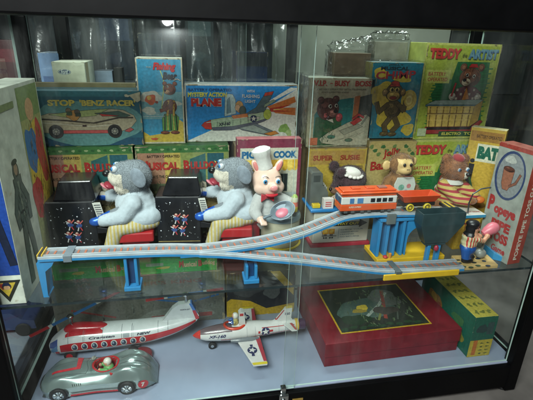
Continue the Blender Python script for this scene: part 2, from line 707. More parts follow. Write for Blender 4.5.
class Loft:
    """Body along x from stations (x, cy, cz, ry, rz); th = 0 faces -y, pi/2 is up."""

    def __init__(s, st, M=None, pw=1.0):
        s.st = st
        s.M = M or Matrix.Identity(4)
        s.pw = pw

    def at(s, x):
        st = s.st
        if x <= st[0][0]:
            return st[0][1:]
        for i in range(len(st) - 1):
            if x <= st[i + 1][0]:
                t = (x - st[i][0]) / (st[i + 1][0] - st[i][0])
                p0 = st[max(0, i - 1)]
                p1, p2 = st[i], st[i + 1]
                p3 = st[min(len(st) - 1, i + 2)]
                o = []
                for k in range(1, 5):
                    m1 = (p2[k] - p0[k]) / max(1e-6, p2[0] - p0[0]) * (p2[0] - p1[0])
                    m2 = (p3[k] - p1[k]) / max(1e-6, p3[0] - p1[0]) * (p2[0] - p1[0])
                    h = p1[k] * (2 * t**3 - 3 * t * t + 1) + m1 * (t**3 - 2 * t * t + t) + p2[k] * (-2 * t**3 + 3 * t * t) + m2 * (t**3 - t * t)
                    o.append(h)
                o[2] = max(o[2], .0005)
                o[3] = max(o[3], .0005)
                return o
        return st[-1][1:]

    def pt(s, x, th, off=0):
        cy, cz, ry, rz = s.at(x)
        c, n = math.cos(th), math.sin(th)
        e = s.pw
        p = Vector((x, cy - (ry + off) * math.copysign(abs(c) ** e, c), cz + (rz + off) * math.copysign(abs(n) ** e, n)))
        return s.M @ p

    def mesh(s, b, m, nx=48, nt=40):
        x0, x1 = s.st[0][0], s.st[-1][0]
        xs = [x0 + (x1 - x0) * (i / nx) for i in range(nx + 1)]
        V = [s.pt(x, 2 * PI * k / nt) for x in xs for k in range(nt)]
        F = []
        mm = []
        for i in range(nx):
            for k in range(nt):
                k2 = (k + 1) % nt
                F.append((i * nt + k, i * nt + k2, (i + 1) * nt + k2, (i + 1) * nt + k))
                mm.append(m((xs[i] + xs[i + 1]) / 2, 2 * PI * (k + .5) / nt) if callable(m) else m)
        b.add(V, F, mm, True)
        b.add(V[:nt], [tuple(range(nt))], mm[0], True)
        b.add(V[-nt:], [tuple(range(nt))], mm[-1], True)

    def patch(s, b, x0, x1, t0, t1, m, off=.0006, nx=16, nt=8, fn=None):
        """decal over a rectangle of (x, th); fn(u, v) -> (x, th) for other outlines"""
        V = []
        for i in range(nx + 1):
            for k in range(nt + 1):
                u, v = i / nx, k / nt
                x, t = fn(u, v) if fn else (x0 + (x1 - x0) * u, t0 + (t1 - t0) * v)
                V.append(s.pt(x, t, off))
        b.add(V, [(i * (nt + 1) + k, i * (nt + 1) + k + 1, (i + 1) * (nt + 1) + k + 1, (i + 1) * (nt + 1) + k) for i in range(nx) for k in range(nt)], m, True)

    def disc(s, b, x, t, rx, m, off=.0007, n=18, star=False, r2=.42):
        """round (or star) decal with radius rx in metres"""
        cy, cz, ry, rz = s.at(x)
        rt = rx / max(.004, math.hypot(ry * math.sin(t), rz * math.cos(t)))
        V = [s.pt(x, t, off)]
        n = 10 if star else n
        for i in range(n):
            k = 1 if not star or i % 2 == 0 else r2
            a = 2 * PI * i / n + (PI / 2 if star else 0)
            V.append(s.pt(x + rx * k * math.cos(a), t + rt * k * math.sin(a), off))
        b.add(V, [(0, i + 1, (i + 1) % n + 1) for i in range(n)], m)

    def text(s, b, t, x0, x1, t0, t1, m, bold=.02, shear=0, off=.0008):
        V, F = text_geo(t, bold, shear)
        b.add([s.pt(x0 + u * (x1 - x0), t0 + v * (t1 - t0), off) for u, v in V], F, m)
# ------------------------------------------------------------- the setting
S = .275            # top of the glass shelf
XL, XR, YB, ZT = -.398, .828, .405, .80

b = MB()
b.box(-3, 4, -2.2, 3.2, -.13, -.091, mat((104, 100, 96), rough=.55, var=.35, scale=9, bump=.1, bscale=20))
g = b.build('floor', None, fix=True)
g['kind'] = 'structure'

# room behind the cabinet
w = thing('room_wall', 'dull grey plastered wall seen behind the glass cabinet', 'wall', (0, 1.5, -.091))
b = MB()
b.box(.2, 1.42, 1.5, 1.6, -.091, 2.6, mat((150, 156, 142), rough=.8, var=.2, scale=3, bump=.2, bscale=60))
b.build('plaster', w)
b = MB()
b.box(.2, 1.42, 1.485, 1.4985, -.091, .02, mat((60, 62, 60), rough=.6))
b.build('skirting', w, bevel=.003)

dr = thing('dark_panel', 'added dark panel standing in for the dim background beside the grey wall', 'panel', (2, 1.5, -.091))  # added panel that keeps the background dark beyond the wall's end
b = MB()
DW = mat((38, 40, 40), rough=.5, var=.3, scale=6)
b.box(1.43, 3.2, 1.5, 1.55, -.0905, 2.5, DW)
dl = b.build('panel_board', dr, bevel=.003)
b = MB()
for k in range(3):
    b.box(1.55 + k * .5, 1.93 + k * .5, 1.488, 1.4995, .5, 1.9, mat((48, 50, 50), rough=.4, var=.3, scale=8))
b.build('panel_inset', dl, bevel=.005)

# --------------------------------------------------------- display cabinet
cab = thing('display_cabinet', 'black framed glass display cabinet with sliding front panes, filled with tin toys', 'cabinet', (.2, .2, -.091))
b = MB()
b.box(XL, XR, 0, YB, -.012, 0, mat((142, 153, 174), rough=.30, var=.10, scale=9, bump=.05, bscale=30, coat=.25))
b.build('floor_board', cab, bevel=.0015)
b = MB()
b.box(XL - .03, XR + .002, -.014, .012, -.075, -.004, BLACK)
b.build('bottom_rail', cab, bevel=.003)
b = MB()
b.box(XL - .03, XR + .002, YB - .002, YB + .022, -.075, -.004, BLACK)
b.build('bottom_rail', cab, bevel=.003)
b = MB()
b.box(XL - .03, XL + .022, .013, YB - .003, -.07, .006, BLACK)
b.build('side_rail', cab, bevel=.003)
b = MB()
b.box(XR - .006, XR + .022, .013, YB - .003, -.07, .004, BLACK)
b.build('side_rail', cab, bevel=.003)
b = MB()
b.box(XL - .05, XR + .05, -.03, .022, ZT, ZT + .13, BLACK)
b.build('top_rail', cab, bevel=.004)
b = MB()
b.box(XL - .03, XR + .03, YB - .004, YB + .03, ZT + .012, ZT + .05, BLACK)
b.box(XL - .034, XL + .01, .023, YB - .006, ZT + .012, ZT + .05, BLACK)
b.box(XR - .01, XR + .034, .023, YB - .006, ZT + .012, ZT + .05, BLACK)
b.build('top_frame', cab, bevel=.003)
for x0, x1, y0, y1 in ((XL - .04, -.3725, -.016, .014), (.800, XR + .004, -.016, .014), (XL - .006, XL + .03, YB - .002, YB + .024), (XR - .028, XR + .004, YB - .002, YB + .024)):
    b = MB()
    b.box(x0, x1, y0, y1, -.085, ZT + .011 if y0 > 0 else ZT - .0005, BLACK)
    b.build('frame_post', cab, bevel=.003)
for x in (XL + .0, XR - .02):
    for y in (.006, YB):
        b = MB()
        b.lathe([(.004, -.091), (.014, -.091), (.016, -.085), (.008, -.0765), (.004, -.0765)], RUBBER, 20, Matrix.Translation((x, y, 0)))
        b.build('foot', cab)


def pane(name, x0, x1, y0, y1, z0, z1, axis, parent=cab):
    b = MB()
    G, E = BACKGLASS if name == 'back_glass' else SHELFGLASS if axis == 'z' and name == 'glass_shelf' else GLASS, SHEDGE if axis == 'z' else GEDGE
    m = {'y': [E, E, G, G, E, E], 'x': [E, E, E, E, G, G], 'z': [G, G, E, E, E, E]}[axis]
    b.box(x0, x1, y0, y1, z0, z1, m)
    return b.build(name, parent, fix=False)


pane('side_glass', XL - .006, XL, .0145, YB - .003, .0065, ZT + .011, 'x')
pane('side_glass', XR, XR + .005, .0145, YB - .003, .0045, ZT + .011, 'x')
pane('back_glass', XL + .031, .155, YB + .004, YB + .008, .001, ZT + .011, 'y')
pane('back_glass', .135, XR - .029, YB + .0115, YB + .0155, .001, ZT + .011, 'y')
pane('top_glass', XL - .02, XR + .02, .024, YB - .005, ZT + .0508, ZT + .055, 'z')
sh = pane('glass_shelf', XL + .001, XR - .001, .0165, YB - .002, S - .006, S - .0002, 'z')
# front sliding panes, one behind the other, with a lock at the overlap
d1 = pane('sliding_door', -.3722, .2215, -.0028, .001, .0005, ZT - .001, 'y')
d2 = pane('sliding_door', .196, .7995, .0032, .007, .0005, ZT - .001, 'y')
b = MB()
b.box(.182, .205, -.022, -.0145, -.034, -.001, CHROME)
b.box(.187, .200, -.0145, -.0032, -.006, .016, CHROME)
lk = b.build('lock', d1, bevel=.002)
b = MB()
b.lathe([(.0, .004), (.0055, .004), (.006, 0), (.006, -.002)], CHROME, 20, Matrix.Translation((.1935, -.0262, -.02)) @ Matrix.Rotation(PI / 2, 4, 'X'))
b.build('key_barrel', lk)
b = MB()
b.box(.216, .242, -.0158, -.0142, -.031, -.021, mat((190, 158, 82), rough=.35, metal=.6))
b.box(.219, .2285, -.0162, -.0158, -.0285, -.0245, mat((110, 90, 45), rough=.5))
b.build('brass_plate', cab, bevel=.0006)

# --------------------------------- cabinet and boxes seen through the back
bc = thing('storage_cabinet', 'dark storage cabinet with black posts behind the glass cabinet', 'cabinet', (-.2, .9, -.091))
NAVY = mat((17, 23, 28), rough=.38, var=.9, scale=7, bump=.5, bscale=12)  # hazy reflections painted in as strongly mottled tone
b = MB()
b.box(-1.6, .34, 1.0, 1.02, -.09, 1.25, NAVY)
b.build('back_panel', bc, bevel=.002)
for x0, x1 in ((-.36, -.325), (.31, .34), (-.95, -.91)):
    b = MB()
    b.box(x0, x1, .6, .63, -.09, 1.25, BLACK)
    b.build('post', bc, bevel=.002)
b = MB()
b.box(-1.6, .34, .45, .999, .612, .622, mat((88, 104, 112), rough=.2, var=.1))
b.build('shelf', bc, bevel=.001)
b = MB()
b.box(-1.6, .34, .64, .999, .955, .963, mat((96, 110, 112), rough=.2, var=.1))
b.build('shelf', bc, bevel=.001)


def plain_box(label, pl, pr, pt, Y, d, z0, cols, rz=0, wrapseed=None, name='toy_box', cat='toy box', group=None):
    ym = (pt + 40) / 1.
    a = at(pl, pt, Y=Y)
    c = at(pr, pt, Y=Y)
    bx = Box(label, a.x, c.x, Y, d, z0, (a.z + c.z) / 2, cols, rz, group, name)
    bx.root['category'] = cat
    if wrapseed is not None:
        bx.wrap(.005, wrapseed)
    return bx


pb = plain_box('pale blue carton behind the cream carton, seen through the back glass', 37, 62, 53, .60, .10, .6225, [(150, 170, 190), (120, 150, 190), (120, 140, 170), (110, 140, 175)])
A = pb.front()
A.rect(.1, .1, .9, .35, (70, 100, 150))
A.done(pb.root)
pc = plain_box('cream carton with blue oval badge, seen through the back glass', 51, 84, 62, .50, .12, .6225, [(196, 198, 178), (196, 194, 172), (188, 190, 168), (200, 206, 184)])
A = pc.front()
A.ell(.36, .68, .2, .085, (60, 80, 110))
A.ell(.36, .68, .185, .072, (196, 200, 196))
A.ell(.36, .68, .165, .058, (48, 66, 100))
A.rect(.06, .04, .94, .34, (46, 76, 120))
A.text('Ford', .25, .60, .47, .76, (210, 214, 208), shear=.3)
A.done(pc.root)
A = pc.right()
A.rect(.05, .02, .35, .98, (150, 140, 96))
A.done(pc.root)
dk = plain_box('dark blue carton with a black lid beyond the back glass, right of the plane box', 236, 268, 52, .62, .12, .6225, [(30, 34, 40), (22, 38, 70), (20, 32, 58), (20, 32, 58)])
A = dk.front()
A.rect(0.02, .62, .98, .98, (34, 36, 42))
A.done(dk.root)
tb = plain_box('small pale tin beside a black can on the shelf beyond the back glass', 93, 112, 71, .62, .06, .6225, [(150, 165, 185), (140, 155, 178), (120, 140, 160), (120, 140, 160)], name='storage_tin', cat='tin')
kb = plain_box('small black can beside a pale tin on the shelf beyond the back glass', 113, 122, 68, .62, .04, .6225, [(60, 56, 44), (24, 24, 22), (24, 24, 22), (24, 24, 22)], name='storage_tin', cat='tin')
for pl, pr, pt, colr, lab in [(-12, 20, 40, (64, 24, 28), 'dull red carton at the far left beyond the glass')]:
    q = plain_box(lab, pl, pr, pt, .72, .1, .6225, [colr, colr, colr, colr])
    A = q.front()
    A.rect(.12, .5, .88, .8, tuple(min(255, int(v * 1.5)) for v in colr))
    A.done(q.root)
for k_, (x0_, x1_, zt_, colr, lab) in enumerate([(-.30, -.18, .86, (30, 36, 48), 'dark slate carton standing at the back of the storage cabinet on the left'),
                                  (-.165, -.02, .78, (24, 30, 36), 'low black carton at the back of the storage cabinet'),
                                  (.0, .10, .90, (36, 44, 44), 'tall dark green carton at the back of the storage cabinet')]):
    q = Box(lab, x0_, x1_, .88, .09, .6225, zt_, [colr] * 4)
    A = q.front()
    A.rect(.1, .55, .9, .85, tuple(int(v * 1.9) for v in colr))
    A.blobs(.45, .3, (.25, .15), tuple(int(v * 1.5) for v in colr), seed=k_)
    A.done(q.root)
# added clear sheet in front of them; its folds make the streaky reflections
b = MB()
nx_, nz_ = 150, 50
V = []
for j in range(nz_ + 1):
    for i in range(nx_ + 1):
        x_ = -.50 + .83 * i / nx_
        z_ = .630 + .45 * j / nz_
        y_ = .74 + .010 * math.sin(x_ * 70 + 2 * noise.noise((x_ * 6, 0, z_ * 3))) + .016 * noise.noise((x_ * 24, 3, z_ * 5)) + .006 * noise.noise((x_ * 60, 7, z_ * 16))
        V.append((x_, y_, z_))
b.add(V, [(j * (nx_ + 1) + i, j * (nx_ + 1) + i + 1, (j + 1) * (nx_ + 1) + i + 1, (j + 1) * (nx_ + 1) + i) for j in range(nz_) for i in range(nx_)], glassy('reflection_sheet', (.80, .85, .86), gloss_rough=.22, bump=.3, bscale=30, strength=2, base=.16), True)
ds = b.build('reflection_sheet', None, fix=False)
tag(ds, 'added clear crinkled sheet standing in for streaky reflections behind the glass', 'reflection sheet')

# ------------------------------------------------------- boxes, back row
def box_px(label, pl, pr, pt, ym, Y, d, z0, cols, **k):
    a = at(pl, ym, Y=Y)
    c = at(pr, ym, Y=Y)
    t = at((pl + pr) / 2, pt, Y=Y)
    return Box(label, a.x, c.x, Y, d, z0, t.z, cols, **k)


GRN = (58, 106, 54)


def bulldog_art(A):
    A.rect(0, .93, 1, 1, GRN)
    rnd = random.Random(3)
    for i in range(16):
        A.blobs(.03 + i * .063, .965, (.018, .012), (40, 84, 44) if i % 2 else (150, 168, 120), seed=i)
    A.rect(.02, .60, .30, .93, (156, 116, 92))
    A.rect(.30, .60, .47, .93, (180, 158, 80))
    A.rect(.47, .60, .985, .93, (128, 140, 78))
    A.rect(.02, .03, .985, .60, (96, 106, 76))
    A.blobs(.72, .40, (.24, .15), (204, 194, 150), seed=5)
    A.blobs(.60, .77, (.09, .05), (188, 182, 140), seed=8)
    A.poly([(.57, .86), (.74, .92), (.74, .60), (.60, .62), (.56, .7)], (40, 92, 92))
    A.poly([(.76, .92), (.94, .92), (.94, .64), (.76, .62)], (38, 86, 96))
    A.ell(.83, .80, .038, .038, (224, 200, 90))
    A.ell(.814, .808, .034, .034, (38, 86, 96))
    A.blobs(.30, .44, (.24, .10), (150, 150, 104), seed=31)
    A.blobs(.86, .50, (.10, .06), (176, 160, 110), seed=33)
    A.hatch(.5, .4, .46, .30, (70, 80, 56), 60, 8, .05)
    A.blobs(.60, .42, (.07, .05), (28, 30, 28), seed=2)
    A.ol = (34, 30, 26)
    A.lw = .008
    A.poly([(.54, .50), (.60, .62), (.66, .64), (.74, .60), (.76, .48), (.70, .38), (.58, .40)], (206, 200, 176))
    A.poly([(.54, .56), (.50, .44), (.56, .46)], (40, 38, 36))
    A.poly([(.74, .62), (.80, .52), (.76, .46)], (40, 38, 36))
    A.ell(.66, .56, .055, .055, (214, 206, 180))
    A.ell(.69, .58, .014, .016, (24, 24, 24))
    A.ell(.62, .57, .02, .014, (24, 24, 24))
    A.blobs(.80, .36, (.08, .06), (160, 140, 90), seed=12)
    A.ell(.78, .30, .03, .02, (180, 60, 56))
    A.blobs(.25, .3, (.16, .10), (70, 84, 62), seed=21)
    A.blobs(.42, .2, (.10, .08), (140, 120, 84), seed=22)
    A.rect(.08, .08, .34, .30, (40, 38, 36))
    A.ol = None
    A.text('BATTERY OPERATED', .12, .883, .46, .91, (60, 40, 34), bold=.01)
    A.text('M', .045, .745, .125, .85, (160, 44, 38), bold=.05)
    A.text('USICAL', .13, .75, .45, .835, (160, 44, 38), bold=.05)
    A.text('B', .50, .745, .565, .85, (160, 44, 38), bold=.05)
    A.text('ULLDOG', .575, .75, .90, .835, (160, 44, 38), bold=.05)
    A.text('PLAYS THE OLD TIME TUNES', .14, .665, .54, .695, (50, 52, 36), bold=.01)


a = at(137, 180, Y=.30)
BW = .232
bull = []
for i, x1 in enumerate((a.x - .004, a.x + BW + .001)):
    bl = Box(['green edged musical bulldog toy box standing under the silver racer box', 'green edged musical bulldog toy box standing under the fishing bear box'][i],
             max(x1 - BW, XL + .012), x1, .30, .095, S, .5195, [GRN, (120, 128, 86), GRN, GRN], group='musical bulldog boxes in the back row')
    A = bl.front()
    bulldog_art(A)
    A.done(bl.root)
    A = bl.top()
    for k in range(14):
        A.blobs(.04 + k * .07, .4 + .3 * (k % 3 - 1), (.03, .02), (40, 92, 46) if k % 2 else (120, 150, 90), seed=k + 40)
    A.done(bl.root, 'printed_lid')
    bull.append(bl)

# silver racer box
rb = box_px('dark teal toy box picturing a silver racing car, top left of the back row', 22, 142, 91, 118, .315, .075, .5205, [(52, 92, 100), (40, 92, 108), (44, 90, 102), (36, 82, 100)])
A = rb.front()
A.rect(.0, .90, 1, 1, (54, 112, 122))
A.rect(.0, 0, 1, .14, (34, 76, 100))
A.blobs(.55, .42, (.44, .22), (96, 142, 140), seed=4, amp=.12)
car = [(.10, .30), (.16, .25), (.30, .235), (.62, .235), (.80, .26), (.90, .34), (.95, .46), (.93, .56), (.84, .66), (.74, .68), (.62, .64), (.52, .58), (.38, .60), (.22, .60), (.14, .55), (.09, .42)]
A.ol = (52, 46, 40)
A.lw = .006
A.poly(car, (176, 164, 136))
A.poly([(.22, .58), (.38, .62), (.56, .66), (.72, .68), (.60, .56), (.40, .52)], (160, 170, 108))
A.poly([(.60, .60), (.80, .64), (.90, .56), (.84, .52), (.70, .56)], (70, 92, 82))
A.line([(.14, .50), (.36, .47), (.58, .42), (.80, .52), (.92, .52)], .008, (70, 60, 50))
A.poly([(.64, .59), (.80, .555), (.66, .55)], (190, 60, 50))
A.rect(.26, .235, .72, .29, (186, 84, 80))
A.poly([(.84, .27), (.89, .33), (.92, .30), (.88, .25)], (176, 84, 80))
A.blobs(.42, .57, (.06, .04), (176, 128, 70), seed=6)
A.ell(.385, .65, .022, .022, (120, 104, 80))
A.ell(.455, .625, .022, .022, (90, 80, 70))
A.rect(.37, .57, .41, .63, (70, 90, 70))
A.rect(.44, .55, .48, .605, (60, 70, 60))
A.ol = None
for k in range(9):
    A.line([(.30 + .05 * k, .40 + .01 * (k % 3)), (.36 + .05 * k, .40 + .012 * (k % 2))], .004, (140, 128, 104))
A.line([(.12, .44), (.30, .41), (.56, .36), (.80, .40)], .006, (206, 198, 176))
for cx in (.26, .755):
    A.ell(cx, .27, .062, .062, (50, 46, 44))
    A.ell(cx, .27, .046, .046, (24, 24, 26))
    A.ell(cx, .27, .030, .030, (130, 128, 120))
    for k in range(4):
        t = k * PI / 4
        A.line([(cx - .028 * math.cos(t), .27 - .028 * math.sin(t) * A.w / A.h), (cx + .028 * math.cos(t), .27 + .028 * math.sin(t) * A.w / A.h)], .005, (40, 40, 40))
    A.ell(cx, .27, .009, .009, (170, 166, 150))
A.rect(.485, .36, .52, .39, (60, 40, 40))
YEL = (206, 186, 88)
A.text('STOP', .225, .735, .445, .845, YEL, bold=.05)
A.text("'BENZ RACER'", .485, .735, .955, .845, YEL, bold=.05)
A.poly([(.90, .93), (1, .99), (1, .84), (.97, .80)], (190, 180, 150))
A.blobs(.885, .92, (.02, .012), (200, 192, 164), seed=9)
A.done(rb.root)

# olive strip: the lid of a long flat carton standing behind the racer box
ol = Box('long olive brown carton on edge behind the racer box, its lid just showing', rb.root.location.x, at(137, 85, Y=.3955).x - .002, .3915, .0065, .5205, at(90, 82.5, Y=.392).z, [(112, 104, 68), (104, 98, 66), (104, 98, 66), (104, 98, 66)])

# fishing bear box
fb = box_px('upright blue toy box picturing a fishing bear in green striped trousers', 138, 183.5, 58, 98, .325, .06, .5205, [(170, 176, 160), (60, 132, 160), (188, 170, 96), (180, 168, 110)])
A = fb.front()
A.rect(.0, .0, 1, 1, (196, 190, 164))
A.rect(.03, .02, .97, .985, (60, 148, 184))
A.rect(.03, .30, .97, .62, (120, 170, 176))
A.blobs(.28, .56, (.22, .14), (206, 204, 188), seed=3)
A.blobs(.72, .48, (.20, .08), (200, 204, 190), seed=4)
A.blobs(.22, .40, (.16, .08), (210, 208, 190), seed=5)
A.poly([(.03, .02), (.97, .02), (.97, .26), (.86, .30), (.74, .16), (.45, .12), (.2, .10), (.03, .16)], (206, 178, 70))
A.line([(.50, .42), (.56, .62), (.58, .76), (.52, .86)], .02, (188, 196, 100))
A.blobs(.27, .53, (.13, .10), (204, 96, 58), seed=6)
A.ell(.24, .55, .05, .05, (220, 176, 90))
A.ell(.40, .50, .035, .03, (150, 60, 40))
BRN = (122, 66, 48)
A.ol = (40, 26, 24)
A.poly([(.50, .16), (.84, .16), (.88, .32), (.80, .36), (.56, .36), (.50, .30)], (96, 150, 70))
for k in range(5):
    A.poly([(.535 + k * .07, .165), (.56 + k * .07, .165), (.575 + k * .062, .355), (.555 + k * .062, .355)], (40, 70, 40) if k % 2 == 0 else (200, 196, 90))
A.ell(.55, .135, .10, .035, BRN)
A.ell(.78, .135, .10, .035, BRN)
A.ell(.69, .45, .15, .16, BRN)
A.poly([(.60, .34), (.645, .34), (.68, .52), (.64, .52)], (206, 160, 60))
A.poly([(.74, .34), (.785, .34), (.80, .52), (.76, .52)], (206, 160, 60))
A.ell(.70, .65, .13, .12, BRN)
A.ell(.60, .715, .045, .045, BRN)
A.ell(.82, .715, .045, .045, BRN)
A.ell(.64, .62, .06, .045, (200, 150, 110))
A.ell(.60, .635, .02, .018, (24, 20, 20))
A.ell(.655, .68, .022, .025, (224, 220, 210))
A.ell(.65, .68, .01, .012, (20, 20, 20))
A.line([(.76, .50), (.60, .42), (.48, .40)], .07, BRN)
A.line([(.62, .50), (.54, .44)], .06, (108, 58, 44))
A.line([(.72, .76), (.80, .79), (.86, .76)], .012, (220, 220, 210))
A.line([(.80, .755), (.88, .77), (.95, .75)], .012, (220, 220, 210))
A.ol = None
A.hatch(.68, .44, .13, .14, (80, 42, 32), 40, 3, .03)
A.hatch(.72, .68, .11, .08, (84, 46, 34), 24, 4, .025)
for k in range(7):
    A.line([(.08 + .03 * k, .33 + .02 * (k % 3)), (.20 + .06 * k, .335 + .02 * (k % 3))], .008, (200, 206, 200))
A.blobs(.30, .06, (.07, .03), (196, 90, 60), seed=8)
A.text('Fishing', .36, .845, .86, .95, (196, 40, 44), bold=.05, shear=.25)
A.text('Bear', .56, .76, .88, .845, (28, 34, 48), bold=.05, shear=.25)
A.text('THE', .22, .89, .33, .905, (190, 190, 170), bold=.01)
A.done(fb.root)

# plane box
pl = box_px('wide blue and white toy box picturing a jet plane with orange exhaust', 185.5, 297, 84.5, 112, .34, .055, .5205, [(176, 184, 180), (42, 128, 186), (70, 96, 110), (170, 170, 150)])
A = pl.front()
A.rect(0, 0, 1, 1, (226, 226, 214))
A.rect(.012, .02, .988, .975, (38, 140, 208))
A.poly([(.012, .02), (.988, .02), (.988, .93), (.74, .62), (.40, .36)], (230, 230, 218))
A.poly([(.56, .50), (.988, .93), (.988, .95), (.93, .955)], (232, 232, 222))
A.poly([(.72, .62), (.97, .80), (.985, .70), (.86, .60), (.985, .60), (.985, .46), (.80, .50)], (214, 122, 58))
A.poly([(.74, .585), (.96, .66), (.80, .555), (.97, .53), (.76, .525)], (190, 58, 36))
A.poly([(.78, .575), (.90, .585), (.78, .55)], (232, 200, 110))
A.blobs(.885, .22, (.045, .045), (140, 176, 92), seed=3)
A.blobs(.93, .14, (.03, .03), (176, 196, 130), seed=5)
A.ol = (40, 44, 54)
A.lw = .005
body = [(.145, .29), (.20, .38), (.32, .42), (.42, .44), (.56, .47), (.70, .53), (.75, .56), (.76, .46), (.70, .36), (.56, .26), (.40, .20), (.24, .20), (.17, .23)]
A.poly(body, (172, 194, 160))
A.poly([(.24, .20), (.40, .20), (.56, .26), (.70, .36), (.75, .42), (.60, .34), (.42, .27), (.22, .25)], (92, 96, 110))
A.poly([(.135, .29), (.16, .345), (.215, .38), (.225, .22), (.17, .225)], (196, 58, 44))
A.poly([(.52, .48), (.62, .60), (.705, .86), (.775, .88), (.735, .70), (.70, .53)], (84, 104, 108))
A.poly([(.69, .80), (.70, .86), (.775, .885), (.765, .83)], (190, 70, 54))
A.poly([(.69, .60), (.80, .72), (.775, .74), (.70, .66)], (150, 170, 140))
A.ell(.725, .48, .035, .045, (180, 196, 80))
A.ell(.60, .405, .03, .03, (30, 50, 90))
A.star(.60, .405, .026, (206, 206, 190))
A.rect(.545, .385, .572, .42, (196, 196, 180))
A.rect(.628, .40, .655, .435, (196, 196, 180))
A.poly([(.46, .24), (.62, .32), (.82, .14), (.74, .10), (.50, .20)], (110, 120, 128))
A.poly([(.47, .235), (.60, .29), (.77, .135), (.72, .115)], (156, 168, 160))
A.poly([(.70, .13), (.80, .18), (.835, .13), (.76, .095)], (206, 130, 54))
A.poly([(.34, .45), (.345, .80), (.37, .84), (.41, .83), (.435, .74), (.44, .5)], (176, 200, 196))
A.poly([(.36, .50), (.365, .74), (.385, .78), (.395, .52)], (90, 130, 140))
A.ell(.47, .62, .035, .05, (206, 150, 70))
A.ell(.455, .60, .022, .028, (222, 176, 130))
A.ell(.50, .55, .03, .04, (52, 70, 60))
A.poly([(.40, .46), (.54, .50), (.55, .44), (.42, .40)], (206, 120, 56))
A.ol = None
A.line([(.18, .34), (.36, .385), (.54, .43)], .006, (196, 210, 186))
for k in range(6):
    A.line([(.27 + .07 * k, .25 + .018 * k), (.275 + .07 * k, .36 + .014 * k)], .003, (90, 104, 96))
A.text('XF-160', .285, .275, .39, .335, (30, 34, 60), bold=.04, shear=.15, rise=.02)
A.text('BATTERY OPERATED', .03, .885, .40, .93, (24, 70, 120), bold=.02)
A.text('MYSTERY ACTION', .025, .785, .36, .865, (214, 206, 84), bold=.05)
A.text('PLANE', .052, .62, .315, .765, (206, 206, 190), bold=.10)
A.k += .00002
A.text('PLANE', .05, .625, .312, .765, (196, 52, 44), bold=.06)
A.text('WITH', .535, .865, .605, .91, (206, 214, 214), bold=.03)
A.text('FLASHING', .495, .775, .65, .835, (206, 214, 214), bold=.03, rise=-.01)
A.text('LIGHT', .52, .69, .615, .745, (206, 214, 214), bold=.03, rise=-.01)
A.done(pl.root)

# pig cook box
pg = box_px('white and blue lettered pig cook toy box with yellow awning and plum border', 237, 300, 139, 175, .262, .032, S, [(170, 96, 100), (196, 194, 170), (120, 50, 66), (120, 50, 66)])
A = pg.front()
A.rect(0, 0, 1, 1, (124, 48, 70))
A.rect(.05, .02, .95, .915, (196, 196, 176))
for k in range(11):
    x0 = .05 + k * .0818
    A.rect(x0, .715, x0 + .0818, .80, (212, 172, 54) if k % 2 == 0 else (226, 198, 90))
    A.ell(x0 + .041, .715, .041, .041, (212, 172, 54) if k % 2 == 0 else (226, 198, 90), n=14, a0=PI, a1=2 * PI)
A.rect(.56, .48, .80, .66, (70, 84, 80))
for k in range(4):
    A.rect(.565 + k * .06, .485, .61 + k * .06, .655, (30, 38, 40))
A.rect(.05, .02, .95, .30, (150, 170, 170))
A.rect(.55, .30, .95, .47, (176, 186, 180))
A.text('PIGGY', .07, .815, .50, .885, (28, 96, 140), bold=.06)
A.text('COOK', .56, .815, .93, .885, (28, 96, 140), bold=.06)
A.done(pg.root)
# plain carton that carries the plane box's right end
hc = Box('plain brown carton in the back row behind the pig cook box', .112, at(304, 150, Y=.338).x, .297, .10, S, .5195, [(128, 108, 78), (120, 100, 70), (112, 94, 66), (112, 94, 66)], name='carton')

# boss box
WH = (186, 178, 148)
bo = box_px('cellophane wrapped cream toy box picturing a brown bear at an office desk', 308, 373, 78, 110, .285, .11, .5145, [(150, 154, 140), WH, (140, 134, 110), WH])
A = bo.front()
A.rect(.02, .02, .98, .98, (182, 174, 146))
A.poly([(.10, .02), (.10, .48), (.22, .66), (.62, .72), (.68, .72), (.70, .02)], (40, 118, 116))
A.poly([(.68, .02), (.70, .72), (.96, .78), (.96, .02)], (64, 66, 60))
A.poly([(.68, .30), (.695, .74), (.78, .76), (.76, .30)], (178, 106, 64))
A.poly([(.10, .02), (.12, .44), (.36, .48), (.52, .40), (.54, .02)], (44, 88, 56))
A.ol = (36, 26, 26)
A.lw = .009
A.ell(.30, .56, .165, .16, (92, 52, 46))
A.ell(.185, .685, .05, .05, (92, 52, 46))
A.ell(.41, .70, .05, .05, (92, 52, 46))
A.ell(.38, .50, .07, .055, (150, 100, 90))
A.ell(.42, .53, .03, .025, (30, 24, 24))
A.ell(.33, .60, .028, .03, (212, 204, 190))
A.ell(.42, .61, .024, .028, (212, 204, 190))
A.ell(.335, .60, .012, .015, (20, 20, 20))
A.ell(.425, .61, .011, .014, (20, 20, 20))
A.ell(.27, .47, .03, .035, (196, 96, 96))
A.ell(.48, .44, .05, .06, (188, 80, 84))
A.poly([(.30, .40), (.40, .36), (.38, .42)], (206, 200, 180))
A.poly([(.24, .06), (.50, .02), (.96, .02), (.96, .44), (.90, .48), (.62, .36), (.34, .22), (.20, .12)], (176, 172, 148))
A.poly([(.50, .24), (.78, .34), (.86, .30), (.58, .18)], (150, 150, 130))
A.ell(.38, .15, .06, .025, (70, 120, 100))
A.ell(.66, .10, .06, .025, (80, 110, 90))
A.poly([(.66, .36), (.78, .44), (.84, .40), (.72, .32)], (180, 60, 56))
A.line([(.70, .42), (.78, .48), (.86, .44)], .03, (180, 56, 54))
A.line([(.84, .34), (.92, .46)], .02, (120, 130, 110))
A.ol = None
A.hatch(.29, .60, .13, .12, (64, 36, 32), 40, 5, .03)
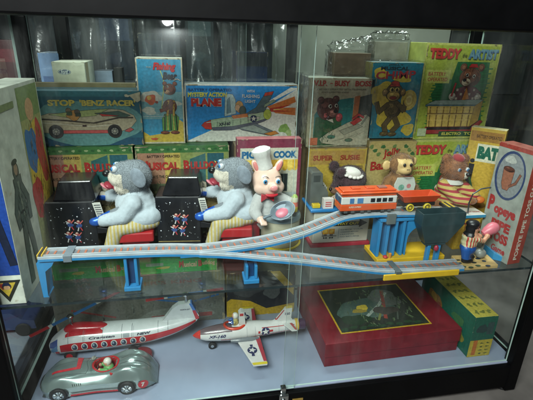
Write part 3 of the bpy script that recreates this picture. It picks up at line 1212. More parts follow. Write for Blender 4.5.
A.hatch(.30, .22, .14, .14, (30, 62, 42), 30, 6, .05)
for k in range(5):
    A.line([(.50 + .05 * k, .56 + .02 * k), (.64, .57 + .02 * k)], .006, (80, 150, 140))
for k in range(4):
    A.line([(.40 + .11 * k, .08 + .02 * k), (.62 + .09 * k, .14 + .03 * k)], .006, (130, 128, 108))
A.rect(.04, .03, .17, .14, (190, 104, 70))
RED = (172, 60, 52)
A.text('V.I.P.', .06, .885, .26, .965, RED, bold=.04)
A.text('-', .30, .92, .34, .93, RED, bold=.04)
A.text('BUSY', .37, .885, .60, .965, RED, bold=.04)
A.text('BOSS', .68, .885, .93, .965, RED, bold=.04)
A.text('BATTERY OPERATED WITH TELEPHONE', .12, .83, .86, .852, (96, 84, 66), bold=.01)
A.text('AND LIGHTED DESK', .18, .79, .60, .81, (96, 84, 66), bold=.01)
A.done(bo.root)
bo.wrap(.004, 2)

# susie box
su = box_px('yellow toy box with red lettering standing under the bear at desk box', 307, 364, 148.5, 180, .27, .075, S, [(150, 120, 70), (190, 160, 70), (150, 120, 60), (110, 90, 50)])
A = su.front()
A.rect(.03, .02, .97, .975, (192, 162, 66))
A.rect(.03, .82, .97, .975, (176, 140, 70))
A.blobs(.5, .42, (.34, .22), (206, 180, 90), seed=7)
A.rect(.74, .2, .95, .8, (140, 116, 58))
A.text('SUPER', .08, .865, .42, .925, (150, 62, 40), bold=.05)
A.text('SUSIE', .54, .865, .88, .925, (150, 62, 40), bold=.05)
A.done(su.root)
su.wrap(.003, 12)

# chimp box
ch = box_px('wrapped blue and yellow toy box picturing a chimp with brass cymbals', 369, 418.5, 62.5, 100, .285, .06, .5345, [(120, 140, 140), (38, 112, 128), (120, 116, 60), (56, 84, 70)])
A = ch.front()
A.rect(.02, .01, .98, .99, (36, 116, 136))
Y1 = (200, 174, 62)
A.blobs(.26, .60, (.24, .22), Y1, seed=2)
A.blobs(.18, .86, (.14, .10), Y1, seed=9)
A.blobs(.52, .26, (.32, .20), Y1, seed=4)
A.blobs(.86, .12, (.14, .10), Y1, seed=6)
A.blobs(.88, .72, (.10, .08), (60, 130, 140), seed=11)
A.ell(.80, .52, .16, .19, Y1)
A.ell(.80, .52, .12, .145, (214, 190, 88))
A.ell(.26, .50, .12, .16, (206, 178, 70))
A.blobs(.62, .80, (.16, .08), Y1, seed=13)
CB = (92, 76, 44)
A.ol = (26, 22, 18)
A.lw = .014
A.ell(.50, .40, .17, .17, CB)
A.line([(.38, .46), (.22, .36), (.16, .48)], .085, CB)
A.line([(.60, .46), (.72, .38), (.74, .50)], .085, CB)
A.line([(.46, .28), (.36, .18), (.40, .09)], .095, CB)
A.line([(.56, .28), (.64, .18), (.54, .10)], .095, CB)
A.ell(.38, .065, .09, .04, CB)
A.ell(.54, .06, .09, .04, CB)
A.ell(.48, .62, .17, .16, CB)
A.ell(.30, .62, .05, .06, (150, 120, 70))
A.ell(.66, .62, .05, .06, (150, 120, 70))
A.ell(.47, .575, .125, .09, (190, 158, 84))
A.ell(.43, .655, .05, .045, (200, 170, 96))
A.ell(.53, .655, .05, .045, (200, 170, 96))
A.ell(.435, .655, .017, .022, (20, 18, 16))
A.ell(.53, .655, .017, .022, (20, 18, 16))
A.ell(.47, .55, .07, .028, (140, 50, 40))
A.poly([(.38, .70), (.58, .70), (.55, .755), (.47, .77), (.41, .755)], (180, 56, 50))
A.ol = None
A.hatch(.50, .40, .15, .15, (50, 40, 26), 46, 3, .04)
A.hatch(.46, .70, .14, .06, (50, 40, 26), 16, 4, .03)
for k in range(3):
    A.ell(.80, .52, .10 - .03 * k, .12 - .035 * k, (226, 206, 110) if k % 2 else (196, 168, 70))
A.text('MUSICAL', .16, .905, .72, .95, (34, 52, 60), bold=.04)
A.text('CHIMP', .08, .785, .86, .885, (160, 48, 56), bold=.03, rise=.02)
A.text('JOLLY', .30, .96, .60, .982, (44, 60, 66), bold=.03)
A.done(ch.root)
ch.wrap(.004, 6)

# bambino box
bb = box_px('tan leafy toy box with red script behind the baby monkey toy', 365, 411, 141, 180, .27, .075, S, [(120, 104, 66), (168, 148, 92), (120, 104, 60), (60, 70, 44)])
A = bb.front()
A.rect(.02, .02, .98, .98, (168, 150, 94))
for k in range(12):
    A.blobs(.06 + .08 * k, .94 - .04 * (k % 3), (.045, .04), (58, 96, 54) if k % 2 else (96, 116, 66), seed=k)
A.rect(.1, .04, .9, .5, (150, 130, 80))
A.text('Jolly', .32, .80, .66, .90, (150, 44, 38), bold=.04, rise=.04)
A.text('Bambino', .08, .68, .92, .78, (150, 44, 38), bold=.04, rise=.04)
A.done(bb.root)

# teddy artist boxes


def teddy_art(A):
    A.rect(0, 0, 1, 1, (180, 184, 100))
    A.rect(.02, .02, .98, .98, (158, 172, 66))
    for k in range(30):
        A.blobs(.04 + .92 * ((k * .381966) % 1), .04 + .92 * ((k * .7548) % 1), (.05, .04), (172, 182, 84) if k % 2 else (146, 162, 60), seed=k)
    A.poly([(.18, .16), (.16, .30), (.20, .38), (.15, .48), (.20, .56), (.16, .63), (.40, .64), (.44, .82), (.88, .82), (.90, .60), (.87, .40), (.92, .20), (.90, .14)], (34, 104, 58))
    for k in range(16):
        A.line([(.13 + .012 * (k % 3), .17 + k * .029), (.30, .172 + k * .029)], .012, (40, 122, 66))
    for k in range(12):
        A.line([(.80, .20 + k * .05), (.915 + .01 * (k % 3), .205 + k * .05)], .014, (40, 122, 66))
    A.rect(.05, .60, .37, .735, (186, 192, 96))
    A.text('BATTERY', .075, .675, .31, .712, (166, 64, 56), bold=.02)
    A.text('OPERATED', .075, .62, .34, .657, (166, 64, 56), bold=.02)
    BR = (118, 74, 50)
    A.ol = (40, 28, 24)
    A.lw = .007
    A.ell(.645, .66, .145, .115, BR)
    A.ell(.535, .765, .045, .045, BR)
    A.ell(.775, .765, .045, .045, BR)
    A.ell(.535, .765, .025, .025, (150, 100, 70))
    A.ell(.775, .765, .025, .025, (150, 100, 70))
    A.poly([(.60, .765), (.63, .80), (.71, .80), (.73, .765)], (170, 40, 40))
    A.ell(.60, .615, .06, .045, (206, 190, 160))
    A.ell(.575, .635, .022, .018, (20, 20, 20))
    A.ell(.60, .685, .02, .022, (220, 215, 200))
    A.ell(.60, .685, .01, .012, (20, 20, 24))
    A.ell(.695, .675, .02, .022, (220, 215, 200))
    A.ell(.695, .675, .01, .012, (20, 20, 24))
    A.poly([(.46, .42), (.48, .54), (.58, .57), (.74, .56), (.84, .50), (.84, .42)], (104, 50, 54))
    for i in range(6):
        for j in range(3):
            if (i + j) % 2 == 0:
                A.rect(.485 + i * .058, .43 + j * .045, .515 + i * .058, .455 + j * .045, (190, 176, 160))
    A.ell(.44, .465, .045, .045, (206, 198, 180))
    A.ell(.80, .455, .045, .04, (206, 198, 180))
    A.line([(.43, .47), (.46, .60)], .022, (176, 50, 46))
    A.poly([(.58, .42), (.62, .56), (.68, .44)], (200, 130, 60))
    A.poly([(.10, .375), (.22, .42), (.90, .43), (.80, .375)], (140, 160, 150))
    A.poly([(.10, .375), (.80, .375), (.80, .36), (.10, .36)], (70, 110, 120))
    A.poly([(.13, .36), (.78, .36), (.76, .13), (.16, .13)], (206, 176, 88))
    A.poly([(.78, .36), (.885, .42), (.87, .20), (.76, .13)], (170, 138, 62))
    for k in range(7):
        A.line([(.17 + k * .092, .35), (.185 + k * .09, .14)], .009, (150, 116, 52))
    A.line([(.14, .28), (.78, .28)], .008, (160, 124, 60))
    A.poly([(.14, .135), (.78, .135), (.90, .21), (.94, .19), (.80, .06), (.12, .06)], (150, 52, 50))
    A.poly([(.16, .13), (.76, .13), (.80, .155), (.78, .105), (.16, .105)], (40, 34, 34))
    A.ol = None
    A.hatch(.65, .69, .12, .09, (80, 48, 34), 46, 3, .022)
    for k in range(3):
        A.line([(.15 + .01 * k, .33 - .06 * k), (.76 - .005 * k, .33 - .06 * k)], .005, (226, 200, 120))
    A.rect(.04, .035, .16, .12, (176, 190, 150))
    A.rect(.34, .03, .93, .085, (30, 78, 44))
    A.text('ELECTRO', .385, .042, .66, .074, (196, 190, 84), bold=.04)
    A.text('TOY', .70, .042, .88, .074, (196, 190, 84), bold=.04)
    A.text('TEDDY', .05, .845, .46, .945, (150, 60, 52), bold=.07)
    A.k += .00002
    A.text('TEDDY', .045, .85, .455, .95, (186, 58, 50), bold=.03)
    A.text('the', .48, .865, .545, .905, (90, 96, 50), bold=.02)
    A.text('ARTIST', .565, .845, .965, .945, (70, 110, 150), bold=.07)
    A.k += .00002
    A.text('ARTIST', .56, .85, .96, .95, (110, 150, 160), bold=.03)


for lab, pl_, pr_, ym, z0, z1, Y in (('green artist bear toy box standing highest at the right of the back row', 419.5, 491.5, 95, .5315, .7765, .285), ('green artist bear toy box behind the bear toy, under its twin box', 406.5, 481, 175, S, .5305, .275)):
    a = at(pl_, ym, Y=Y)
    c = at(pr_, ym, Y=Y)
    bx = Box(lab, a.x, min(c.x, XR - .012), Y, .09, z0, z1, [(170, 180, 110), (170, 184, 90), (150, 160, 80), (60, 80, 50)], group='artist bear boxes in the back row')
    A = bx.front()
    teddy_art(A)
    A.done(bx.root)

# wrapped cartons standing behind the boss and chimp boxes
c1 = Box('brown carton in crumpled cellophane lying on the box of the bear at a desk', .372, .470, .332, .055, bo.root.location.z + bo.h + .0035, at(350, 53, Y=.335).z, [(120, 112, 96), (84, 70, 54), (96, 84, 62), (84, 70, 54)], name='carton')
c1.wrap(.006, 21)
b = wrap_mesh(0, .100, 0, .05, 0, .016, 31, amp=.014)
b.v = [Vector((p.x, p.y, p.z)) for p in b.v]
wp = b.build('crumpled_wrapping', c1.root, world=False)
wp.location = (.004, .002, c1.h + .004)
wp.rotation_euler = (0, R(-9), 0)
c2 = Box('wrapped grey carton behind the chimp box, its cellophane glinting', .487, .578, .352, .05, S, at(398, 42, Y=.35).z, [(150, 152, 142), (128, 128, 112), (128, 128, 112), (110, 110, 96)], name='carton')
c2.wrap(.005, 22)
b = wrap_mesh(0, .09, 0, .045, 0, .014, 33, amp=.013)
wp = b.build('crumpled_wrapping', c2.root, world=False)
wp.location = (.002, .002, c2.h + .006)

# tall doll box at the far left
tl = Box('tall white and blue figure box standing at the left end of the shelf', XL + .008, -.330, .024, .262, S, .681, [(186, 190, 176), (200, 204, 192), (190, 196, 180), (188, 192, 176)], name='figure_box')
A = tl.front()
A.rect(.0, .16, .985, .93, (26, 62, 140))
DK = (22, 30, 52)
A.ol = (14, 20, 40)
A.lw = .04
A.ell(.55, .80, .10, .12, DK)
A.line([(.56, .72), (.52, .50)], .34, DK)
A.line([(.40, .68), (.12, .62), (.20, .50)], .14, DK)
A.line([(.70, .68), (.92, .66), (.84, .76)], .14, DK)
A.line([(.44, .50), (.30, .40), (.20, .30)], .20, DK)
A.line([(.58, .50), (.72, .36), (.86, .22)], .20, DK)
A.ol = None
A.line([(.50, .70), (.54, .52)], .10, (44, 58, 92))
A.ell(.55, .80, .07, .09, (96, 84, 80))
A.line([(.34, .36), (.24, .28)], .06, (44, 56, 90))
A.poly([(.04, .135), (.96, .135), (.52, .015)], (40, 42, 36))
A.poly([(.20, .122), (.80, .122), (.52, .045)], (196, 168, 60))
A.poly([(.26, .118), (.46, .118), (.40, .08)], (150, 50, 40))
A.ell(.52, .10, .14, .11, (60, 48, 40))
A.ell(.52, .095, .10, .08, (190, 150, 110))
A.poly([(.38, .105), (.66, .105), (.60, .122), (.44, .122)], (30, 40, 70))
A.done(tl.root)
A = tl.right()
A.rect(.52, .02, .98, .98, (150, 150, 96))
A.rect(.52, .82, .98, .98, (120, 136, 84))
A.blobs(.76, .55, (.20, .40), (196, 166, 66), seed=3, amp=.15)
A.blobs(.66, .66, (.12, .20), (64, 106, 150), seed=4)
A.blobs(.86, .62, (.10, .26), (170, 70, 60), seed=5)
A.ell(.74, .86, .09, .09, (190, 150, 110))
A.blobs(.62, .40, (.10, .20), (176, 66, 58), seed=8)
A.blobs(.84, .22, (.12, .18), (150, 110, 70), seed=9)
G2 = (84, 94, 84)
A.ol = (52, 60, 54)
A.lw = .012
A.ell(.26, .62, .05, .06, G2)
A.line([(.26, .57), (.27, .36)], .14, G2)
A.line([(.22, .54), (.14, .44), (.16, .36)], .055, G2)
A.line([(.31, .54), (.39, .46), (.38, .36)], .055, G2)
A.line([(.24, .37), (.21, .22), (.20, .06)], .075, G2)
A.line([(.30, .37), (.34, .22), (.36, .06)], .075, G2)
A.ol = None
A.ell(.26, .63, .034, .045, (150, 128, 104))
A.ell(.26, .665, .05, .022, (60, 66, 58))
A.line([(.26, .565), (.265, .40)], .03, (120, 128, 112))
A.line([(.22, .42), (.32, .42)], .02, (50, 54, 48))
A.hatch(.27, .40, .07, .25, (66, 76, 66), 40, 4, .05)
A.hatch(.76, .5, .2, .5, (120, 96, 60), 70, 5, .06)
A.rect(.08, .90, .44, .93, (120, 130, 90))
A.done(tl.root, 'printed_side')

# right end: bat box and pipe toss game
bt = Box('yellow toy box with BAT lettering standing behind the grey and red game box', 0, .084, 0, .03, S, S + .298, [(196, 190, 150), (186, 156, 62), (176, 150, 70), (176, 150, 70)], rz=R(-46))
bt.root.location = (.735, .243, S)
A = bt.front()
A.rect(.03, .02, .97, .97, (190, 158, 60))
A.rect(.03, .88, .97, .97, (150, 110, 50))
A.blobs(.60, .30, (.22, .18), (150, 116, 50), seed=4)
A.line([(.22, .66), (.20, .40)], .16, (40, 42, 46))
A.ell(.22, .70, .07, .07, (40, 42, 46))
A.line([(.20, .56), (.34, .46)], .07, (52, 96, 70))
A.line([(.18, .42), (.14, .22)], .08, (150, 56, 46))
A.line([(.24, .42), (.30, .22)], .08, (40, 42, 46))
A.rect(.28, .70, .96, .86, (206, 206, 180))
A.text('BAT', .32, .725, .92, .84, (30, 96, 76), bold=.08)
A.text('BATTERY OPERATED', .2, .91, .92, .94, (60, 40, 30), bold=.02)
A.done(bt.root)

GW, GD, GH = .100, .040, .284
pt = Box('grey game box with red sides and pipe toss lettering, right end of the shelf', 0, GW, 0, GD, S, S + GH, [(150, 84, 72), (150, 156, 148), (158, 64, 52), (158, 64, 52)], rz=R(-82), name='game_box')
pt.root.location = (.737, .131, S)
A = pt.front()
A.rect(.0, .965, 1, 1, (150, 60, 52))
A.ell(.48, .745, .42, .60, (50, 66, 104), n=30)
A.ell(.49, .745, .365, .54, (132, 138, 140), n=30)
A.ol = (70, 44, 40)
A.lw = .02
# a plain pipe in the oval, in place of the pictured character
A.poly([(.28, .80), (.58, .80), (.56, .67), (.50, .62), (.36, .62), (.30, .67)], (150, 96, 74))
A.ell(.43, .80, .15, .06, (90, 54, 44))
A.line([(.53, .66), (.68, .70), (.76, .78)], .05, (130, 80, 62))
A.ol = None
A.blobs(.42, .88, (.14, .10), (176, 180, 174), seed=3)
RD = (160, 50, 50)
A.text('P', .07, .40, .24, .54, RD, bold=.06)
A.text('opeye', .27, .37, .90, .46, RD, bold=.06)
A.text('PIPE', .28, .26, .84, .345, RD, bold=.06)
A.text('TOSS', .30, .15, .86, .24, RD, bold=.06)
A.text('Game', .44, .06, .86, .12, RD, bold=.04)
A.done(pt.root)
# red end panel, lettering running up it
A = Art((GW, GD, 0), (0, 0, 1), (0, -1, 0), GH, GD)
A.text('POPEYE PIPE TOSS GAME', .04, .36, .80, .64, (206, 196, 180), bold=.03)
A.done(pt.root, 'printed_end', 'end_lettering')
# ================================================================ THE TOYS
WHITE = (206, 206, 198)

# ----------------------------------------------------- bulldog at the piano
GREYFUR = mat((118, 126, 132), rough=.95, var=.14, scale=70, sheen=.3)
MUZZ = mat((196, 190, 176), rough=.9, var=.12, scale=60)
MOUTH = plastic((150, 52, 66))
BLUEP = mat((40, 96, 190), rough=.3, var=.2, scale=40, metal=.3)
JACK = cloth((182, 194, 202))
PBLK = mat((22, 23, 27), rough=.3, var=.3, scale=30, coat=.4)
STOOLR = plastic((168, 36, 40))


def stripe_mat(c1, c2, scale, axis=0, rough=.85):
    key = ('st', c1, c2, scale, axis)
    if key in _mats:
        return _mats[key]
    m = mat(c1, rough=rough, var=.15, scale=110, bump=.4, bscale=700).copy()
    nt = m.node_tree
    bs = nt.nodes['Principled BSDF']
    src = bs.inputs['Base Color'].links[0].from_socket
    tc = nt.nodes.new('ShaderNodeTexCoord')
    sp = nt.nodes.new('ShaderNodeSeparateXYZ')
    nt.links.new(tc.outputs['Object'], sp.inputs[0])
    ml = nt.nodes.new('ShaderNodeMath')
    ml.operation = 'MULTIPLY'
    ml.inputs[1].default_value = scale
    nt.links.new(sp.outputs[axis], ml.inputs[0])
    fr = nt.nodes.new('ShaderNodeMath')
    fr.operation = 'FRACT'
    nt.links.new(ml.outputs[0], fr.inputs[0])
    gt = nt.nodes.new('ShaderNodeMath')
    gt.operation = 'GREATER_THAN'
    gt.inputs[1].default_value = .55
    nt.links.new(fr.outputs[0], gt.inputs[0])
    mx = nt.nodes.new('ShaderNodeMixRGB')
    nt.links.new(gt.outputs[0], mx.inputs['Fac'])
    nt.links.new(src, mx.inputs['Color1'])
    mx.inputs['Color2'].default_value = lin(c2) + [1]
    nt.links.new(mx.outputs[0], bs.inputs['Base Color'])
    _mats[key] = m
    return m


TROUS = stripe_mat((190, 184, 160), (184, 164, 92), 120, 0)


def tin_dog_toy():
    base = Vector((-.205, .238, S))
    root = thing('musical_toy', 'grey bulldog toy in pale jacket playing a black piano, left of the two', 'toy', base, group='bulldog piano toys')
    # piano: upright black tin case
    x0, x1, y0, y1 = -.328, -.222, .202, .285
    b = MB()
    zt = .418
    b.box(x0, x1, y0, y1, S + .006, zt, PBLK)
    b.hexa([(x0 + .016, y0 + .008, zt), (x1 + .004, y0 + .008, zt), (x1 + .004, y1, zt), (x0 + .016, y1, zt),
            (x0 + .032, y0 + .014, .463), (x1 - .004, y0 + .014, .463), (x1 - .004, y1, .463), (x0 + .032, y1, .463)], PBLK)
    b.box(x0 - .004, x1 + .028, y0 - .004, y1 + .002, S, S + .006, PBLK)
    pn = b.build('piano_case', root, bevel=.0025)
    b = MB()
    b.hexa([(x1 - .001, y0 + .002, .335), (x1 + .024, y0 + .002, .335), (x1 + .024, y1 - .004, .335), (x1 - .001, y1 - .004, .335),
            (x1 - .001, y0 + .002, .352), (x1 + .026, y0 + .002, .346), (x1 + .026, y1 - .004, .346), (x1 - .001, y1 - .004, .352)], PBLK)
    kb = b.build('keyboard', root, bevel=.0015)
    b = MB()
    for k in range(9):
        yy = y0 + .006 + k * .0082
        b.box(x1 + .003, x1 + .024, yy, yy + .0074, .3505, .354, plastic((196, 192, 176)))
    b.build('white_keys', kb)
    b = MB()
    b.hexa([(x1 + .004, y0 - .001, .376), (x1 + .020, y0 + .006, .372), (x1 + .020, y0 + .0075, .372), (x1 + .004, y0 + .0005, .376),
            (x1 - .004, y0 - .001, .414), (x1 + .012, y0 + .006, .412), (x1 + .012, y0 + .0075, .412), (x1 - .004, y0 + .0005, .414)], card((206, 206, 196)))
    ms = b.build('music_sheet', root)
    b = MB()
    for k in range(6):
        t = .12 + k * .14
        p = [Vector((x1 + .004 - .008 * t, y0 - .0016, .376 + .038 * t)), Vector((x1 + .020 - .008 * t, y0 + .0054, .372 + .040 * t))]
        a_, c_ = p[0].lerp(p[1], .12), p[0].lerp(p[1], .88)
        b.add([a_, c_, c_ + Vector((0, 0, .0022)), a_ + Vector((0, 0, .0022))], [(0, 1, 2, 3)], ink((90, 92, 96)))
    b.build('printed_staves', ms, fix=False)
    # printed side: dancers, stars and gilt line
    A = Art((x0, y0, S + .006), (1, 0, 0), (0, 0, 1), x1 - x0, zt - S - .006)
    rnd = random.Random(5)
    for cx, cy in ((.46, .62), (.64, .60), (.40, .40), (.58, .38)):
        A.blobs(cx, cy - .035, (.062, .05), (52, 76, 128), seed=int(cx * 90))
        A.ell(cx - .01, cy + .036, .04, .038, (166, 84, 82))
        A.ell(cx - .01, cy + .05, .022, .022, (206, 180, 160))
        A.line([(cx + .02, cy), (cx + .085, cy + .055)], .022, (196, 96, 90))
        A.line([(cx - .02, cy), (cx - .08, cy + .03)], .022, (200, 200, 196))
        A.line([(cx - .015, cy - .07), (cx - .04, cy - .13)], .022, (200, 200, 200))
        A.line([(cx + .02, cy - .07), (cx + .055, cy - .125)], .022, (180, 60, 66))
    for k in range(40):
        A.ell(rnd.uniform(.08, .95), rnd.uniform(.20, .92), .007 if k % 4 else .016, .007 if k % 4 else .016, (200, 204, 210), n=8)
    A.rect(.02, .135, .98, .15, (150, 130, 80))
    A.rect(.02, .05, .98, .06, (120, 108, 76))
    A.done(pn, world=True)
    A = Art((x0 + .03, y0 + .0125, zt + .004), (1, 0, 0), (0, .13, 1), .06, .036)
    A.ell(.5, .6, .05, .05, (150, 150, 150))
    A.line([(.42, .45), (.46, .25)], .03, (120, 120, 120))
    A.line([(.56, .45), (.60, .25)], .03, (120, 120, 120))
    A.done(pn, world=True)
    # stool
    b = MB()
    b.box(-.180, -.094, .196, .275, S + .034, S + .060, STOOLR)
    st = b.build('stool', root, bevel=.004)
    b = MB()
    b.box(-.170, -.106, .206, .269, S, S + .034, plastic((150, 30, 36)))
    b.build('stool_foot', st, bevel=.002)
    # the dog: one body, clothes over it
    hc = Vector((-.135, .235, .463))
    rot = Matrix.Rotation(R(28), 3, 'Y')

    def pick(c):
        d = c - hc
        if c.z > .41:
            if c.x < -.164 and c.z < .462 and abs(c.y - .232) < .018 and c.z < .450 and c.x < -.176:
                return MOUTH
            if d.x < -.020 and d.z < .016 or (d.x < -.006 and d.z < -.018 and c.z > hc.z - .034):
                return MUZZ
            return GREYFUR
        if c.x < -.190:
            return BLUEP
        return GREYFUR
    prims = [('e', hc, (.043, .041, .040)),
             ('e', hc + Vector((-.022, 0, .010)), (.028, .032, .026)),
             ('e', hc + Vector((-.032, 0, -.002)), (.026, .032, .020), rot),
             ('e', hc + Vector((-.028, 0, -.024)), (.024, .028, .014), rot),
             ('c', hc + Vector((.0, 0, -.03)), .028, Vector((-.128, .238, .415)), .032),
             ('c', Vector((-.128, .238, .41)), .032, Vector((-.130, .240, .345)), .036),
             ('c', Vector((-.150, .208, .395)), .013, Vector((-.218, .206, .368)), .011),
             ('c', Vector((-.150, .268, .400)), .013, Vector((-.212, .268, .405)), .011),
             ('e', Vector((-.224, .205, .366)), (.015, .012, .012)),
             ('e', Vector((-.216, .268, .406)), (.014, .012, .012))]
    bd = blob('dog_body', prims, root, pick, vox=.0032, fur=4200, fur_len=.0042, fur_where=lambda c: c.z > .425 and c.x > -.172 or (c.z > .47), seed=5)
    b = MB()
    for s_ in (-1, 1):
        b.ell(hc + Vector((.016, s_ * .041, .010)), (.016, .006, .024), mat((116, 126, 136), rough=.9, var=.25, scale=90, bump=.4, bscale=700, sheen=.3), Matrix.Rotation(R(-28), 3, 'Y') @ Matrix.Rotation(R(s_ * 14), 3, 'X'))
    b.build('ear', bd)
    for s_ in (-1, 1):
        b = MB()
        b.ell(hc + Vector((-.036, s_ * .018 - .004, .026)), (.0075, .0070, .0075), plastic((190, 196, 200)))
        b.ell(hc + Vector((-.0405, s_ * .018 - .0055, .027)), (.0045, .0050, .0048), plastic((40, 110, 170)))
        b.ell(hc + Vector((-.0432, s_ * .018 - .0070, .0275)), (.0025, .0027, .0025), plastic((12, 12, 14)))
        b.build('eye', bd)
    b = MB()
    b.ell(hc + Vector((-.058, -.003, .012)), (.009, .012, .008), plastic((20, 20, 22)))
    b.build('nose', bd)
    b = MB()
    b.ell(hc + Vector((-.054, -.008, -.016)), (.012, .016, .007), MOUTH, Matrix.Rotation(R(30), 3, 'Y'))
    b.ell(hc + Vector((-.062, -.010, -.018)), (.013, .010, .004), plastic((196, 120, 130)), Matrix.Rotation(R(36), 3, 'Y'))
    b.build('tongue', bd)
    # jacket
    jk = [('c', (-.132, .238, .424), .034, (-.122, .240, .365), .046),
          ('e', (-.118, .240, .368), (.052, .049, .036)),
          ('e', (-.140, .238, .395), (.042, .044, .040)),
          ('c', (-.136, .204, .408), .022, (-.160, .200, .378), .019),
          ('c', (-.160, .200, .378), .019, (-.206, .205, .368), .0155),
          ('c', (-.140, .268, .412), .021, (-.200, .270, .404), .0155)]
    bl = blob('jacket', jk, bd, lambda c: JACK, vox=.0032, sm=5, fur=900, fur_len=.0026)
    dm = bl.modifiers.new('folds', 'DISPLACE')
    tx = bpy.data.textures.new('folds', 'CLOUDS')
    tx.noise_scale = .022
    dm.texture = tx
    dm.strength = .0035
    dm.mid_level = .5
    tr = [('e', (-.118, .240, .352), (.048, .046, .024)),
          ('c', (-.130, .212, .352), .023, (-.178, .207, .346), .021),
          ('c', (-.178, .207, .346), .021, (-.198, .205, .292), .017),
          ('c', (-.130, .264, .352), .023, (-.178, .268, .346), .021),
          ('c', (-.178, .268, .340), .021, (-.196, .268, .292), .017)]
    blob('trousers', tr, bd, lambda c: TROUS, vox=.0035, sm=4)
    b = MB()
    for s_ in (.205, .268):
        b.ell((-.203, s_, S + .008), (.020, .012, .0085), plastic((60, 40, 34)))
    b.build('shoes', bd)
    return root


dog = tin_dog_toy()
dog2 = copy_tree(dog)
dog2.location.x += .2435
dog2.location.y += .002
dog2.rotation_euler.z = R(-5)
for c_ in dog2.children:
    if c_.name.startswith('dog_body'):
        c_.rotation_euler.z = R(4)
dog2['label'] = 'grey bulldog toy in pale jacket playing a black piano, beside the pig cook'

# --------------------------------------------------------------- pig cook
pk = thing('pig_cook_toy', 'white pig cook toy in chef hat holding a frying pan over a drum stove', 'toy', (.215, .225, S))
cx, cy = .222, .222
CREAM = tin((176, 172, 150))
b = MB()
b.lathe([(.046, .004), (.050, .008), (.0505, .066), (.050, .074), (.0525, .076), (.0525, .084), (.050, .088), (.036, .090), (.035, .084), (.0, .083)],
        [CREAM] * 4 + [tin((120, 136, 142))] * 3 + [tin((110, 130, 138))] + [tin((96, 30, 54))] * 1, 40, Matrix.Translation((cx, cy, S)))
stv = b.build('stove', pk)
b = MB()
for k in range(3):
    t = -PI / 2 + k * 2 * PI / 3
    b.box(-.012, .012, -.056, -.040, .0, .0035, plastic((196, 172, 40)), Matrix.Translation((cx, cy, S)) @ Matrix.Rotation(t + PI / 2, 4, 'Z'))
b.lathe([(.049, .002), (.056, .002), (.056, .006), (.0505, .007)], plastic((196, 172, 40)), 36, Matrix.Translation((cx, cy, S)))
b.build('stove_base', stv)
b = MB()
V, F = text_geo('COOK', .02, 0)
b.add([(cx + .0511 * math.sin(a_), cy - .0511 * math.cos(a_), at(283, 243, Y=.172).z + .011 * v) for u, v in V for a_ in [-.42 + .66 * u - .05]], F, ink((60, 60, 56)))
for ang, col_ in ((-.62, (176, 60, 50)), (.42, (70, 110, 150))):
    pass
b.build('lettering', stv, fix=False)
b = MB()
b.lathe([(.034, .0852), (.0, .0860)], plastic((92, 26, 52)), 30, Matrix.Translation((cx, cy, S)))
b.build('burner', stv)
# red counter behind
b = MB()
b.box(.095, .168, .215, .250, S, S + .062, tin((112, 28, 36)))
b.box(.090, .172, .211, .254, S + .062, S + .069, tin((150, 40, 44)))
b.build('counter', pk, bevel=.002)
PIGS = mat((222, 190, 172), rough=.35, var=.08, scale=30, coat=.3)
SUIT = cloth((178, 180, 178))
ph = Vector((.1835, .222, .449))


def pigpick(c):
    return PIGS


prims = [('e', ph, (.038, .034, .035)),
         ('e', ph + Vector((.006, -.020, -.014)), (.026, .020, .020)),
         ('e', ph + Vector((.010, -.040, -.006)), (.013, .010, .010)),
         ('e', ph + Vector((.022, -.012, -.014)), (.021, .019, .018)),
         ('e', ph + Vector((-.014, -.014, -.014)), (.021, .019, .018)),
         ('c', ph + Vector((0, 0, -.02)), .02, Vector((.186, .228, .395)), .024),
         ('c', Vector((.186, .228, .40)), .024, Vector((.190, .232, .345)), .030),
         ('c', Vector((.168, .215, .402)), .011, Vector((.152, .196, .376)), .010),
         ('c', Vector((.152, .196, .376)), .010, Vector((.160, .176, .366)), .009),
         ('e', Vector((.164, .172, .364)), (.012, .010, .010)),
         ('c', Vector((.214, .222, .402)), .011, Vector((.246, .212, .388)), .010),
         ('e', Vector((.252, .206, .390)), (.010, .010, .010))]
for s_, dx_ in ((-1, -.026), (1, .030)):
    prims.append(('e', ph + Vector((dx_, .004, .034)), (.010, .006, .020), Matrix.Rotation(R(s_ * 26), 3, 'Y')))
for k in range(3):
    prims.append(('c', Vector((.160 + k * .006, .166, .366 - k * .001)), .0042, Vector((.162 + k * .006, .158, .358)), .0036))
pb_ = blob('pig_body', prims, pk, pigpick, vox=.0026, sm=3)
for s_ in (-1, 1):
    b = MB()
    b.ell(ph + Vector((.006 + s_ * .0155, -.0335, .008)), (.0062, .004, .0075), plastic((226, 226, 220)))
    b.ell(ph + Vector((.006 + s_ * .0155, -.0365, .0075)), (.0046, .0025, .0055), plastic((50, 130, 180)))
    b.ell(ph + Vector((.006 + s_ * .0155, -.0384, .0075)), (.0024, .0015, .003), plastic((14, 14, 16)))
    b.tube([ph + Vector((.006 + s_ * .0155 + d, -.0355, .0175 + .003 * (1 - (d / .007)**2))) for d in (-.007, -.0035, 0, .0035, .007)], .0009, plastic((40, 30, 30)), 6)
    b.build('eye', pb_)
b = MB()
b.tube([ph + Vector((.006 + .016 * math.sin(t), -.0385 - .002 * math.cos(t), -.0215 - .005 * math.cos(t))) for t in [-1.2 + .3 * k for k in range(9)]], [.002, .003, .0036, .004, .0042, .004, .0036, .003, .002], plastic((186, 40, 52)), 8)
b.ell(ph + Vector((.010, -.0475, -.006)), (.0095, .004, .007), plastic((214, 140, 140)))
b.build('mouth', pb_)
